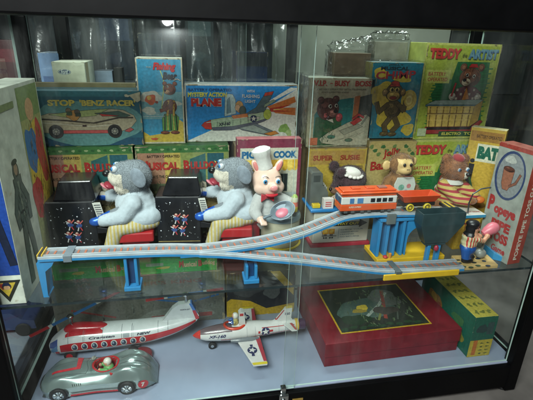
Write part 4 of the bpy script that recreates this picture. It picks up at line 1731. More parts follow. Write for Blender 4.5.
for s_, dx_ in ((-1, -.0265), (1, .0305)):
    b = MB()
    b.ell(ph + Vector((dx_, -.002, .035)), (.006, .004, .014), plastic((206, 128, 122)), Matrix.Rotation(R(s_ * 26), 3, 'Y'))
    b.build('ear_lining', pb_)
b = MB()
hat_m = cloth((206, 206, 200))
HM = Matrix.Translation(ph + Vector((-.004, .002, .030))) @ Matrix.Rotation(R(-14), 4, 'Y') @ Matrix.Scale(.86, 4)
prof = [(.022, 0), (.0225, .004), (.021, .010), (.0215, .030), (.024, .040), (.0275, .050), (.027, .056), (.018, .062), (.0, .063)]
nn = 40
V = []
for r_, z_ in prof:
    for k in range(nn):
        t = 2 * PI * k / nn
        rr = r_ * (1 + (.035 * math.sin(9 * t) * min(1, max(0, (z_ - .008) / .03))))
        V.append(HM @ Vector((rr * math.cos(t), rr * math.sin(t), z_)))
b.add(V, [(i * nn + k, i * nn + (k + 1) % nn, (i + 1) * nn + (k + 1) % nn, (i + 1) * nn + k) for i in range(len(prof) - 1) for k in range(nn)], hat_m, True)
b.build('chef_hat', pb_)
sj = [('c', (.187, .228, .412), .026, (.190, .234, .345), .038),
      ('c', (.166, .216, .404), .017, (.150, .197, .377), .0155),
      ('c', (.150, .197, .377), .0155, (.157, .183, .369), .013),
      ('c', (.210, .224, .404), .016, (.242, .214, .390), .0145)]
sjo = blob('jacket', sj, pb_, lambda c: SUIT, vox=.0028, sm=3, fur=1400, fur_len=.003)
b = MB()
for s_ in (-1, 1):
    b.hexa([(.182, .196, .411), (.182 + s_ * .016, .192, .402), (.182 + s_ * .016, .198, .402), (.182, .202, .411), (.182, .196, .418), (.182 + s_ * .016, .192, .422), (.182 + s_ * .016, .198, .422), (.182, .202, .418)], cloth((176, 34, 48)))
b.ell((.182, .195, .4145), (.005, .004, .005), cloth((160, 28, 42)))
b.build('bow_tie', pb_, bevel=.001)
# pan tilted to the viewer, pink cutlet in it
PM = Matrix.Translation((.213, .160, .391)) @ Matrix.Rotation(R(-22), 4, 'Y') @ Matrix.Rotation(R(50), 4, 'X') @ Matrix.Scale(.86, 4)
PAN = mat((112, 126, 136), rough=.5, metal=.35, var=.12, scale=40)
b = MB()
b.lathe([(.0, -.004), (.024, -.004), (.032, .004), (.0325, .0046), (.031, .0046), (.0235, -.0024), (.0, -.0024)], PAN, 36, PM @ Matrix.Scale(1.12, 4, (1, 0, 0)) @ Matrix.Scale(.8, 4, (0, 1, 0)))
pan = b.build('frying_pan', pk)
b = MB()
b.tube([PM @ Vector(p) for p in ((-.034, 0, .003), (-.045, 0, .006), (-.058, -.001, .008))], [.0035, .003, .0038], PAN, 10)
b.build('handle', pan)
b = MB()
b.lathe([(.0, .0015), (.010, .0015), (.0135, -.001), (.013, -.0023)], plastic((196, 112, 128)), 24, PM @ Matrix.Translation((-.004, -.004, 0)) @ Matrix.Scale(1.35, 4, (1, 0, 0)))
b.build('cutlet', pan)
b = MB()
BM = Matrix.Translation((.252, .200, .372))
b.lathe([(.0, 0), (.009, 0), (.0095, .003), (.0095, .014), (.009, .016), (.0088, .026), (.0092, .028), (.0085, .038), (.004, .044), (.0, .045)],
        [plastic((196, 172, 70))] * 3 + [plastic((206, 110, 90))] * 2 + [plastic((200, 196, 170))] * 2 + [plastic((150, 170, 90))] * 2, 20, BM)
b.build('pepper_shaker', pk)

# -------------------------------------------------- bear at the till (susie)
sk = thing('till_toy', 'dark furred bear toy at a grey till on a blue counter marked ONE WAY OUT', 'toy', (.37, .215, S))
b = MB()
fx0, fx1, fy = at(312, 246, Y=.184).x, at(366.5, 243, Y=.184).x, .184
SW = tin((200, 196, 180))
b.box(fx0, fx1, fy, .262, S + .010, .374, SW)
cnt = b.build('counter', sk, bevel=.002)
b = MB()
b.box(fx0 - .006, fx1 + .006, fy - .006, .266, S, S + .0098, tin((168, 44, 60)))
b.build('counter_base', cnt, bevel=.002)
b = MB()
b.box(fx0 - .012, fx1 + .004, fy - .008, .266, .3744, .382, tin((44, 120, 178)))
b.build('counter_top', cnt, bevel=.002)
A = Art((fx0, fy, S + .010), (1, 0, 0), (0, 0, 1), fx1 - fx0, .374 - S - .010)
A.poly([(.20, .52), (.82, .52), (.82, .455), (.97, .585), (.82, .715), (.82, .65), (.20, .65)], (28, 28, 28))
A.text('ONE WAY OUT', .22, .545, .82, .63, (206, 186, 70), bold=.04)
for k, (bx_, cl) in enumerate(((.22, (206, 150, 50)), (.33, (200, 140, 44)))):
    A.rect(bx_ - .05, .28, bx_ + .055, .44, cl)
    A.ell(bx_, .37, .035, .03, (206, 170, 80))
    A.rect(bx_ - .03, .21, bx_ + .03, .28, (120, 110, 100))
    A.ell(bx_ - .02, .16, .016, .016, (60, 60, 60))
    A.ell(bx_ + .02, .16, .016, .016, (60, 60, 60))
A.line([(.16, .23), (.42, .21)], .012, (90, 90, 90))
A.line([(.14, .46), (.18, .23), (.20, .14)], .010, (90, 90, 90))
for k, (w_, t_) in enumerate(((.90, 'CHECK YOUR'), (.82, 'CHANGE BEFORE'), (.74, 'LEAVING'), (.84, 'NO RETURNS'))):
    A.text(t_, .49, .38 - k * .075, w_, .415 - k * .075, (90, 110, 120), bold=.01)
A.rect(.455, .12, .462, .44, (120, 140, 150))
A.done(cnt, world=True)
GT = mat((96, 102, 98), rough=.45, var=.2, scale=40, metal=.3)
b = MB()
b.prism([(.293, .382), (.340, .382), (.340, .416), (.332, .430), (.324, .436), (.322, .466), (.318, .470), (.297, .470), (.293, .466)], .205, .255, GT)
rg = b.build('till', sk, bevel=.002)
b = MB()
for i in range(3):
    for j in range(4):
        b.box(.3265 + i * .004, .330 + i * .004, .211 + j * .010, .217 + j * .010, .4345 - i * .0055, .4395 - i * .0055, plastic((150, 150, 140)))
b.box(.299, .316, .2042, .2052, .446, .462, plastic((60, 66, 64)))
b.build('keys', rg)
PURP = mat((58, 38, 44), rough=.95, var=.4, scale=70, sheen=.3)
FACE = mat((112, 84, 66), rough=.9, var=.2, scale=60)
sh_ = Vector((.402, .226, .444))


def susiepick(c):
    return FACE if (c.z < .428 and c.x < .392 and c.z > .40) or (c.z < .395 and c.x < .352) else PURP


prims = [('e', sh_, (.042, .038, .034)), ('e', sh_ + Vector((-.030, -.008, -.022)), (.022, .022, .018)),
         ('e', sh_ + Vector((-.045, -.012, -.026)), (.010, .012, .009)),
         ('e', sh_ + Vector((-.034, .030, .026)), (.014, .008, .014)),
         ('e', sh_ + Vector((-.034, -.026, .026)), (.013, .008, .013)),
         ('c', sh_ + Vector((0, 0, -.03)), .024, (.402, .232, .35), .03),
         ('c', (.385, .205, .402), .012, (.350, .196, .396), .010), ('e', (.344, .193, .398), (.012, .009, .011))]
sb = blob('bear_body', prims, sk, susiepick, vox=.003, fur=4200, fur_len=.006, fur_where=lambda c: c.z > .42, seed=9)
b = MB()
b.ell(sh_ + Vector((-.004, -.016, .022)), (.026, .024, .014), cloth((206, 202, 194)), Matrix.Rotation(R(10), 3, 'Y'))
rnd = random.Random(4)
for k in range(16):
    t = 2 * PI * k / 16
    b.ell(sh_ + Vector((-.004 + .026 * math.cos(t), -.017 + .022 * math.sin(t), .0215 - .004 * math.cos(t) - .006 * abs(math.sin(t)))), (.006, .006, .004), cloth((212, 208, 200)), nu=8, nv=6)
b.build('lace_cap', sb)
b = MB()
b.ell(sh_ + Vector((-.054, -.014, -.022)), .0045, plastic((20, 18, 18)))
b.build('nose', sb)
b = MB()
b.ell(sh_ + Vector((-.038, -.030, -.010)), (.005, .004, .005), plastic((14, 14, 14)))
b.build('eye', sb)
b = MB()
for k in range(4):
    b.tube([(.336 - .002 * k, .188 + .004 * k, .400), (.330 - .001 * k, .186 + .004 * k, .396 - .004 * (k % 2)), (.327, .185 + .004 * k, .390)], [.004, .0036, .003], plastic((206, 196, 176)), 8)
b.ell((.342, .192, .398), (.010, .010, .010), plastic((206, 196, 176)))
b.build('hand', sb)
blob('dress', [('c', (.402, .232, .405), .028, (.402, .235, .36), .040), ('c', (.388, .206, .404), .016, (.358, .198, .397), .014)], sb, lambda c: cloth((150, 130, 110)), vox=.003)
for x_, y_, w_, h_, cl, top_ in ((.306, .186, .020, .010, (206, 176, 40), None), (.312, .208, .018, .026, (196, 50, 60), None), (.3345, .181, .026, .026, (206, 200, 194), (190, 70, 76))):
    b = MB()
    b.box(x_ - w_ / 2, x_ + w_ / 2, y_, y_ + .014, .3822, .3822 + h_, plastic(cl))
    if top_:
        for q in range(3):
            b.box(x_ - w_ * .3, x_ + w_ * .3, y_ - .0006, y_ - .0001, .388 + q * .005, .3903 + q * .005, ink(top_))
    b.build('grocery_packet', sk, bevel=.0015)

def shrinkr(prims, k):
    return [('c', p[1], p[2] * k, p[3], p[4] * k) for p in prims]


def shrink(prims, c, k):
    out = []
    for p in prims:
        if p[0] == 'e':
            r = p[2] if isinstance(p[2], (tuple, list)) else (p[2],) * 3
            out.append(('e', c + (Vector(p[1]) - c) * k, tuple(v * k for v in r)) + tuple(p[3:]))
        else:
            out.append(('c', c + (Vector(p[1]) - c) * k, p[2] * k, c + (Vector(p[3]) - c) * k, p[4] * k))
    return out


# ------------------------------------------------------------ baby monkey
mk = thing('monkey_toy', 'tan baby monkey toy with pale face and bib sitting behind the orange train', 'toy', (.53, .222, S))
TAN = mat((128, 92, 56), rough=.95, var=.3, scale=80, sheen=.25)
MFACE = mat((206, 176, 118), rough=.5, var=.08, scale=40)
mh = at(401, 164, Y=.215)
MK = .84


def mpick(c):
    d = (c - mh) / MK
    if d.y < -.016 and abs(d.x - .003) < .025 and -.027 < d.z < .022 and d.z > -.03:
        return MFACE
    if abs(d.x) > .040 and abs(d.z) < .018 and d.y < .004:
        return MFACE
    return TAN


prims = [('e', mh, (.036, .034, .034)), ('e', mh + Vector((.003, -.022, -.012)), (.022, .018, .015)),
         ('e', mh + Vector((-.009, -.024, .006)), (.013, .012, .012)), ('e', mh + Vector((.014, -.024, .006)), (.013, .012, .012)),
         ('e', mh + Vector((-.046, .002, -.004)), (.015, .006, .017)), ('e', mh + Vector((.042, .004, .006)), (.013, .006, .015)),
         ('c', mh + Vector((0, .004, -.03)), .026, mh + Vector((0, .012, -.10)), .046),
         ('e', mh + Vector((0, .012, -.15)), (.05, .045, .06)),
         ('c', mh + Vector((-.034, 0, -.052)), .016, mh + Vector((-.06, -.022, -.085)), .013),
         ('c', mh + Vector((.034, 0, -.052)), .016, mh + Vector((.055, -.024, -.09)), .013)]
prims = shrink(prims, mh, MK) + [('e', mh + Vector((0, .010, -.155)), (.044, .040, mh.z - .155 - S - .002))]
mb_ = blob('monkey_body', prims, mk, mpick, vox=.0032, fur=5200, fur_len=.007, fur_where=lambda c: mpick(c) is TAN, seed=4)
for s_ in (-1, 1):
    b = MB()
    b.ell(mh + Vector((.003 + s_ * .0105, -.0365, .007)) * MK, (.0038, .003, .0045), plastic((20, 16, 14)))
    b.build('eye', mb_)
b = MB()
b.tube([mh + Vector((-.010 + .0065 * k, -.0405 + abs(k - 2) * .0014, -.018 - (.003 if k in (1, 2, 3) else 0))) for k in range(5)], .0012, plastic((110, 60, 50)), 6)
b.ell(mh + Vector((.001, -.0405, -.006)) * MK, (.0014, .001, .0012), plastic((60, 40, 30)))
b.ell(mh + Vector((.006, -.0405, -.006)) * MK, (.0014, .001, .0012), plastic((60, 40, 30)))
b.build('mouth', mb_)
b = MB()
o_ = mh + Vector((.004, -.036, -.045)) * MK
pts = [(-.026, .012), (.026, .012), (.034, -.01), (.030, -.045), (0, -.056), (-.030, -.045), (-.034, -.01)]
b.prism([(p[0] * MK + o_.x, p[1] * MK + o_.z) for p in pts], o_.y, o_.y + .004, cloth((190, 196, 186)))
bib = b.build('bib', mb_, bevel=.001)
b = MB()
for k, (px_, pz_, r_) in enumerate(((-.012, -.018, .008), (.012, -.014, .006), (.004, -.034, .007))):
    b.lathe([(r_, 0), (0, .0001)], ink([(110, 160, 140), (190, 120, 120), (120, 150, 170)][k]), 16, Matrix.Translation((o_.x + px_ * MK, o_.y - .0004, o_.z + pz_ * MK)) @ Matrix.Rotation(PI / 2, 4, 'X'))
b.build('printed_flowers', bib, fix=False)

# ----------------------------------------------------------- artist bear
tk = thing('artist_toy', 'brown artist bear toy in striped shirt and red cap at a white drawing table', 'toy', (.70, .15, S))
BEAR = mat((140, 92, 58), rough=.95, var=.3, scale=80, sheen=.3)
th_ = at(454, 168, Y=.207)
TK = .87


def tpick(c):
    d = (c - th_) / TK
    if d.x > .010 and d.y < -.018 and -.028 < d.z < -.004:
        return MUZZ
    if d.z < -.075 and (d.x > .058):
        return mat((206, 112, 44), rough=.5)
    return BEAR


prims = [('e', th_, (.038, .035, .034)), ('e', th_ + Vector((.014, -.026, -.014)), (.019, .018, .014)),
         ('e', th_ + Vector((-.027, .004, .029)), (.015, .009, .015)), ('e', th_ + Vector((.033, .004, .027)), (.015, .009, .015)),
         ('c', th_ + Vector((0, .004, -.03)), .026, th_ + Vector((.004, .010, -.09)), .040),
         ('c', th_ + Vector((-.026, -.006, -.052)), .016, th_ + Vector((.0, -.046, -.082)), .013),
         ('c', th_ + Vector((.03, 0, -.052)), .016, th_ + Vector((.062, -.04, -.078)), .013),
         ('e', th_ + Vector((.070, -.052, -.086)), (.016, .013, .011)), ('e', th_ + Vector((.034, -.066, -.084)), (.014, .012, .010))]
prims = shrink(prims, th_, TK) + [('c', th_ + Vector((0, .012, -.08)), .034, Vector((th_.x, th_.y + .016, S + .042)), .038)]
tb_ = blob('bear_body', prims, tk, tpick, vox=.0032, fur=5200, fur_len=.0055, fur_where=lambda c: tpick(c) is BEAR and c.z > th_.z - .045, seed=6)
for s_ in (-1, 1):
    b = MB()
    e_ = th_ + Vector((.010 + s_ * .0135, -.0300, .003)) * TK
    b.ell(e_, (.0062, .005, .0062), plastic((200, 200, 196)))
    b.ell(e_ + Vector((.0005, -.0032, 0)), (.0046, .003, .0046), plastic((70, 110, 150)))
    b.ell(e_ + Vector((.001, -.0052, 0)), (.0026, .0016, .0026), plastic((12, 12, 14)))
    b.build('eye', tb_)
b = MB()
b.ell(th_ + Vector((.0215, -.0435, -.008)) * TK, (.0075, .006, .0055), plastic((18, 18, 20)))
b.build('nose', tb_)
b = MB()
b.lathe([(.017, 0), (.0185, .003), (.017, .010), (.010, .015), (.0, .016)], cloth((150, 36, 40)), 26, Matrix.Translation(th_ + Vector((.004, -.006, .0285)) * TK) @ Matrix.Rotation(R(14), 4, 'X') @ Matrix.Rotation(R(6), 4, 'Y') @ Matrix.Scale(TK, 4))
b.build('cap', tb_)
SHIRT = stripe_mat((190, 168, 96), (160, 54, 60), 75, 2)
blob('shirt', shrinkr([('c', th_ + Vector((0, .004, -.048)) * TK, .030, th_ + Vector((.004, .010, -.088)) * TK, .044),
               ('c', th_ + Vector((-.026, -.006, -.054)) * TK, .021, th_ + Vector((.0, -.046, -.083)) * TK, .0175),
               ('c', th_ + Vector((.0, -.046, -.083)) * TK, .0175, th_ + Vector((.022, -.060, -.085)) * TK, .015),
               ('c', th_ + Vector((.03, 0, -.054)) * TK, .021, th_ + Vector((.058, -.038, -.078)) * TK, .0165)], TK), tb_, lambda c: SHIRT, vox=.003, sm=3)
b = MB()
b.lathe([(.026, 0), (.030, -.004), (.034, -.012), (.033, -.0125), (.028, -.004)], cloth((200, 200, 190)), 26, Matrix.Translation(th_ + Vector((.001, .001, -.032)) * TK) @ Matrix.Scale(TK, 4))
b.build('collar', tb_)
# table
z_t = at(466, 215.5, Y=.116).z
x0_, x1_ = at(459, 214, Y=.116).x, at(497, 213, Y=.116).x
x1_ = min(x1_, .733)
b = MB()
b.box(x0_, x1_, .116, .192, z_t - .009, z_t, [tin((50, 140, 180)), tin((206, 206, 200))] + [tin((50, 140, 180))] * 4)
tt = b.build('table_top', tk, bevel=.0015)
b = MB()
V, F = text_geo('ARTIST AT WORK', .02, .2)
b.add([(x0_ + .014 + .06 * u, .132 + .007 * v, z_t + .0004) for u, v in V], F, ink((180, 90, 90)))
b.build('lettering', tt, fix=False)
b = MB()
YS = tin((200, 160, 50))
b.box(x0_ + .006, x1_ - .006, .123, .185, S, z_t - .0092, YS)
tbody = b.build('table_body', tk, bevel=.002)
A = Art((x0_ + .006, .123, S), (1, 0, 0), (0, 0, 1), x1_ - x0_ - .012, z_t - .0092 - S)
A.rect(.03, .05, .97, .95, (206, 170, 60))
A.text('TEDDY', .30, .60, .93, .84, (140, 60, 44), bold=.04)
A.text('ARTIST', .30, .22, .93, .46, (40, 110, 70), bold=.04)
A.done(tbody, world=True)
b = MB()
wp_ = [at(468, 212, Y=.128), at(469, 203, Y=.128), at(473, 194, Y=.128), at(481, 189, Y=.128), at(490, 187.5, Y=.128), at(497, 187.5, Y=.128)]
wp_[0].z = z_t + .0005
b.tube(wp_, .0019, mat((90, 96, 98), rough=.35, metal=.7), 8)
b.build('pencil_arm', tk)

# ------------------------------------------------------- railway and bridge
rw = thing('railway_set', 'grey and blue toy railway with blue bridge, running along the shelf front', 'toy railway', (.1, .06, S))
TRK = mat((166, 176, 184), rough=.4, var=.12, scale=50)
TBL = plastic((44, 126, 180))
TBD = plastic((104, 110, 116))
TIE = plastic((164, 98, 74))
RAIL = mat((196, 200, 204), rough=.3, metal=.5, var=.1)


def spline(pts, n):
    pts = [Vector(p) for p in pts]
    out = []
    m = len(pts) - 1
    for i in range(n + 1):
        t = i / n * m
        k = min(int(t), m - 1)
        f = t - k
        p0 = pts[max(k - 1, 0)]
        p1, p2 = pts[k], pts[k + 1]
        p3 = pts[min(k + 2, m)]
        out.append(.5 * ((2 * p1) + (p2 - p0) * f + (2 * p0 - 5 * p1 + 4 * p2 - p3) * f * f + (3 * p1 - p0 - 3 * p2 + p3) * f**3))
    return out


def track(name, pts, w=.042, th=.0078, ties=True, skip=0, tie0=0):
    P_ = spline(pts, 90)
    sides = []
    for i, p in enumerate(P_):
        d = P_[min(i + 1, 90)] - P_[max(i - 1, 0)]
        d.normalize()
        sides.append(Vector((-d.y, d.x, 0)).normalized())

    def strip(b, o0, o1, z0, z1, m):
        V = []
        for p, s_ in zip(P_, sides):
            V += [p + s_ * o0 + Vector((0, 0, z0)), p + s_ * o1 + Vector((0, 0, z0)), p + s_ * o1 + Vector((0, 0, z1)), p + s_ * o0 + Vector((0, 0, z1))]
        F = []
        for i in range(90):
            for k in range(4):
                k2 = (k + 1) % 4
                F.append((4 * i + k, 4 * i + k2, 4 * i + 4 + k2, 4 * i + 4 + k))
        F += [(3, 2, 1, 0), (360, 361, 362, 363)]
        b.add(V, F, m)
    h = w / 2
    b = MB()
    strip(b, -h, h, -th, -.003, TBL)
    o = b.build(name, rw)
    b = MB()
    strip(b, -h + .0006, h - .0006, -.0028, -.0004, TRK)
    bed = b.build('track_bed', o)
    b = MB()
    strip(b, -.0085, .0085, -.0003, .0003, TBD)
    b.build('track_channel', o)
    for s_ in (-1, 1):
        b = MB()
        strip(b, s_ * .0125 - .0022, s_ * .0125 + .0022, -.0003, .0028, RAIL)
        b.build('rail', o)
        b = MB()
        strip(b, s_ * (h - .0022) - .0016, s_ * (h - .0022) + .0016, -.0003, .0022, TRK)
        b.build('track_edge', o)
    b = MB()
    acc = 0
    last = P_[0]
    for i in range(1, 90):
        acc += (P_[i] - last).length
        last = P_[i]
        if acc > .0125:
            acc = 0
            p, s_ = P_[i], sides[i]
            d = Vector((s_.y, -s_.x, 0))
            V = [p + s_ * a_ * .0075 + d * c_ * .0019 + Vector((0, 0, z_)) for z_ in (.0003, .0012) for a_, c_ in ((-1, -1), (1, -1), (1, 1), (-1, 1))]
            b.hexa(V, TIE)
    b.build('sleepers', o)
    return o


def tp(px, py, Y):
    return at(px, py, Y=Y)


YT = .058
zl = at(44, 256, Y=YT).z
L0 = tp(41, 255.5, YT)
L0.z = .3655
main = track('straight_track', [L0, Vector((L0.x + .12, YT, .3635)), Vector((-.06, YT, .3605)), tp(199, 249, YT)])
low = track('lower_track', [tp(199, 249.4, YT), tp(232, 251, YT - .004), tp(262, 254, .048), tp(300, 257.5, .044), tp(345, 263, .040), Vector((at(385, 266, Y=.037).x, .037, S + .0155)), Vector((at(430, 266, Y=.036).x, .036, S + .0122)), Vector((at(459, 265, Y=.036).x, .036, S + .0112))])
upp = track('upper_track', [tp(180, 250.2, YT + .0005), tp(208, 248, .061), tp(238, 244.2, .069), tp(268, 239.5, .084), tp(300, 231, .098), tp(326, 221, .106), tp(345, 214, .110), tp(372, 211, .110), tp(410, 210.5, .110), tp(435, 210.5, .110), tp(457, 210, .110)])
# blue legs
for px, py, nm in ((46, 262, 0), (131, 257, 1), (251, 262, 2)):
    q = at(px, py, Y=YT - (.010 if nm == 2 else 0))
    zt_ = {0: .354, 1: .351, 2: at(251, 258, Y=.05).z - .012}[nm]
    b = MB()
    yy = YT - (.006 if nm == 2 else 0)
    if nm == 0:
        b.prism([(q.x - .012, zt_), (q.x + .020, zt_), (q.x + .016, zt_ - .008), (q.x + .002, zt_ - .020), (q.x - .001, S + .004), (q.x + .001, S), (q.x - .010, S)], yy - .018, yy + .018, TBL)
    else:
        for s_ in (-1, 1):
            b.box(q.x + s_ * .010 - .0032, q.x + s_ * .010 + .0032, yy - .016, yy + .016, S + .010, zt_, TBL)
        b.box(q.x - .017, q.x + .017, yy - .020, yy + .020, S, S + .010, TBL)
        b.box(q.x - .0066, q.x + .0066, yy - .004, yy + .004, S + .0102, zt_, plastic((24, 60, 100)))
    b.build('support_leg', rw, bevel=.0015)
# joints in grey
for px, py, Y_ in ((70, 253.5, YT),):
    q = at(px, py, Y=Y_)
    b = MB()
    b.box(q.x - .008, q.x + .008, YT - .0225, YT + .0225, .354, .3685, plastic((110, 120, 128)))
    b.build('track_clip', rw, bevel=.001)
b = MB()
q = L0
for k in range(3):
    b.box(q.x - .002 + .004 * k, q.x + .0005 + .004 * k, YT - .018, YT + .018, q.z - .003, q.z + .006, plastic((196, 160, 50) if k % 2 == 0 else (40, 40, 40)))
b.build('buffer_stop', rw, bevel=.0008)
# bridge
zb = at(400, 211, Y=.110).z - .010
by0, by1 = .089, .131
xa, xb, xc = at(381, 220, Y=by0).x, at(405, 220, Y=by0).x, at(446, 220, Y=by0).x
b = MB()
b.box(xa, at(456, 213, Y=by0).x, by0, by1, zb - .008, zb - .0005, TBL)
br = b.build('bridge_deck', rw, bevel=.0015)
for k in range(4):
    x_ = xa + k * (xb - xa) / 3
    b = MB()
    b.box(x_, x_ + .007, by0 + .002, by1 - .002, S + .0125, zb - .0085, TBL)
    b.build('bridge_pillar', rw, bevel=.001)
b = MB()
b.box(xa + .008, xb - .002, by1 - .008, by1 - .003, S + .0125, zb - .0085, plastic((28, 66, 96)))
b.build('bridge_back_plate', rw)
b = MB()
mid_, wa = (xb + xc) / 2 + .004, (xc - xb) / 2 - .008
zc_ = S + .055
pts = [(xb + .012, S + .0125), (xb + .012, zb - .0085), (xc, zb - .0085), (xc, S + .0125)]
arc = [(mid_ + wa * .92 * math.cos(t), zc_ + wa * .78 * math.sin(t)) for t in [PI * k / 14 for k in range(15)]]
poly = pts + [(mid_ + wa * .92, S + .0125)] + arc + [(mid_ - wa * .92, S + .0125)]
b.prism(poly, by0 + .003, by1 - .003, TBL)
b.build('bridge_arch', rw, bevel=.001)
b = MB()
YELP = plastic((206, 166, 36))
b.box(at(377, 258, Y=.08).x, at(444, 258, Y=.08).x, .078, .158, S, S + .0122, YELP)
b.build('bridge_base', rw, bevel=.002)
b = MB()
q0, q1 = at(384, 273, Y=.012), at(459, 271, Y=.012)
b.box(q0.x, q1.x, .0095, .0148, S - .004, S + .011, YELP)
b.box(q0.x, q1.x, .0575, .0620, S, S + .011, YELP)
b.build('track_base', rw, bevel=.002)
for px in (389, 393):
    pass
b = MB()
q = at(397, 271, Y=.02)
b.box(q.x - .007, q.x + .007, .0088, .060, S + .0112, S + .0185, plastic((84, 92, 92)))
b.build('track_clip', rw, bevel=.001)
b = MB()
q = at(392, 212, Y=.089)
b.box(q.x - .011, q.x + .011, .084, .136, zb - .012, zb + .013, plastic((92, 100, 100)))
b.build('track_clip', rw, bevel=.001)
b = MB()
for k in range(4):
    q = at(444 + k * 2.2, 207, Y=.11)
    b.box(q.x - .0022, q.x + .0022, .088, .130, zb + .0135, zb + .021, plastic((190, 160, 50) if k % 2 else (46, 44, 40)))
b.build('bridge_buffer', rw, bevel=.0008)
b = MB()
q = at(385, 257, Y=.084)
b.ell((q.x, .083, S + .016), (.006, .006, .004), plastic((180, 50, 44)))
b.lathe([(.003, 0), (.0035, .012), (.0, .014)], plastic((206, 130, 40)), 12, Matrix.Translation((q.x + .012, .083, S + .0125)))
b.build('signal', rw)
# hopper
HOP = mat((42, 62, 66), rough=.42, var=.18, scale=40, bump=.05)
hy0, hy1 = .052, .0875
hz1 = at(445, 213.5, Y=hy0).z
hx0, hx1 = at(424, 213, Y=hy0).x, at(467, 213, Y=hy0).x
b = MB()
T = [(hx0, hy0), (hx1, hy0), (hx1, hy1), (hx0, hy1)]
B2 = [(hx0 + .022, hy0 + .008), (hx1 - .030, hy0 + .008), (hx1 - .030, hy1 - .002), (hx0 + .022, hy1 - .002)]
zm, zb2 = hz1 - .030, at(440, 243, Y=.06).z
V = [(x, y, hz1) for x, y in T] + [(x, y, zm) for x, y in T] + [(x, y, zb2) for x, y in B2]
V += [(x + (.002 if x < (hx0 + hx1) / 2 else -.002), y + (.002 if y < .07 else -.002), hz1) for x, y in T] + [(x + (.002 if x < (hx0 + hx1) / 2 else -.002), y + (.002 if y < .07 else -.002), zm) for x, y in T] + [(x, y, zb2 + .002) for x, y in B2]
F = []
for k in range(4):
    k2 = (k + 1) % 4
    F += [(4 + k, 4 + k2, k2, k), (8 + k, 8 + k2, 4 + k2, 4 + k), (k, k2, 12 + k2, 12 + k), (12 + k, 12 + k2, 16 + k2, 16 + k), (16 + k, 16 + k2, 20 + k2, 20 + k)]
F += [(8, 9, 10, 11), (23, 22, 21, 20)]
b.add(V, F, HOP)
hp = b.build('hopper', rw, bevel=.001)
b = MB()
b.box(hx0 + .024, hx1 - .032, hy0 + .010, hy1 - .006, zb2 - .006, zb2 - .0003, HOP)
b.box(hx0 + .034, hx0 + .042, hy0 + .012, hy1 - .012, S, zb2 - .0062, TBL)
b.box(hx1 - .050, hx1 - .040, hy0 + .014, hy1 - .010, S, zb2 - .0062, TBL)
b.ell((hx0 + .052, hy0 + .006, zb2 - .012), (.006, .005, .008), plastic((150, 40, 60)))
b.build('hopper_chute', hp, bevel=.001)

# ---------------------------------------------------------------- the train
zr = zb + .0140
loc = thing('toy_train', 'orange and white toy railcar standing on the rising track', 'toy train', (.39, .087, zr))
ORG = tin((206, 84, 40), .32)
TW = tin((204, 204, 200), .32)
lx0, lx1, ly0, ly1 = .3205, .4585, .0655, .1065
za = zr + .0005
b = MB()
b.box(lx0, lx1, ly0, ly1, za + .010, za + .0258, ORG)
b.box(lx0 + .0015, lx1 - .0015, ly0 + .0006, ly1 - .0006, za + .026, za + .0435, TW)
b.box(lx0 + .003, lx1 - .003, ly0 + .002, ly1 - .002, za + .0436, za + .054, ORG)
cr = b.build('car_body', loc, bevel=.0022)
b = MB()
b.box(lx0 - .002, lx1 + .002, ly0 - .0015, ly1 + .0015, za + .0502, za + .0545, ORG)
b.box(lx0 + .004, lx1 - .004, ly0 + .004, ly1 - .004, za + .0546, za + .0585, ORG)
rf = b.build('roof', loc, bevel=.003)
b = MB()
for k, x_ in enumerate((.36, .395, .425)):
    b.box(x_ - .010, x_ + .010, .078, .094, za + .0586, za + .0615, ORG if k != 2 else plastic((150, 100, 90)))
b.build('roof_vents', rf, bevel=.001)
for k in range(4):
    b = MB()
    x_ = .392 + k * .0145
    b.box(x_, x_ + .0105, ly0 - .0006, ly0 + .003, za + .0305, za + .0395, plastic((30, 34, 40)))
    b.build('window', cr, bevel=.0006)
b = MB()
b.box(.342, .352, ly0 - .0006, ly0 + .003, za + .029, za + .041, plastic((60, 110, 160)))
b.box(.360, .374, ly0 - .0006, ly0 + .003, za + .029, za + .041, plastic((70, 120, 170)))
b.build('cab_window', cr, bevel=.0006)
for s_ in (-1, 1):
    b = MB()
    yc = (ly0 + ly1) / 2 + s_ * .010
    b.box(lx0 - .0006, lx0 + .003, yc - .0075, yc + .0075, za + .029, za + .042, plastic((60, 84, 110)))
    b.build('front_window', cr, bevel=.0006)
b = MB()
b.box(lx0 + .004, lx1 - .004, ly0 + .004, ly1 - .004, za + .0052, za + .0098, plastic((58, 60, 62)))
for x_ in (.335, .352, .375, .392, .425, .442):
    b.box(x_ - .004, x_ + .004, ly0 + .001, ly1 - .001, za + .0045, za + .0097, plastic((80, 82, 84)))
b.build('chassis', loc, bevel=.0008)
for x_ in (.338, .356, .425, .443):
    b = MB()
    for y_ in (ly0 + .006, ly1 - .012):
        b.lathe([(.0, -.003), (.0062, -.003), (.0068, 0), (.0062, .003), (.0, .003)], plastic((50, 52, 54)), 18, Matrix.Translation((x_, y_ + .003, za + .0068)) @ Matrix.Rotation(PI / 2, 4, 'X'))
    b.build('wheelset', loc)
b = MB()
V, F = text_geo('SUPER EXPRESS', .03, .2)
b.add([(lx0 + .02 + .03 * u, ly0 - .0004, za + .018 + .004 * v) for u, v in V], F, ink((206, 190, 170)))
b.build('lettering', cr, fix=False)

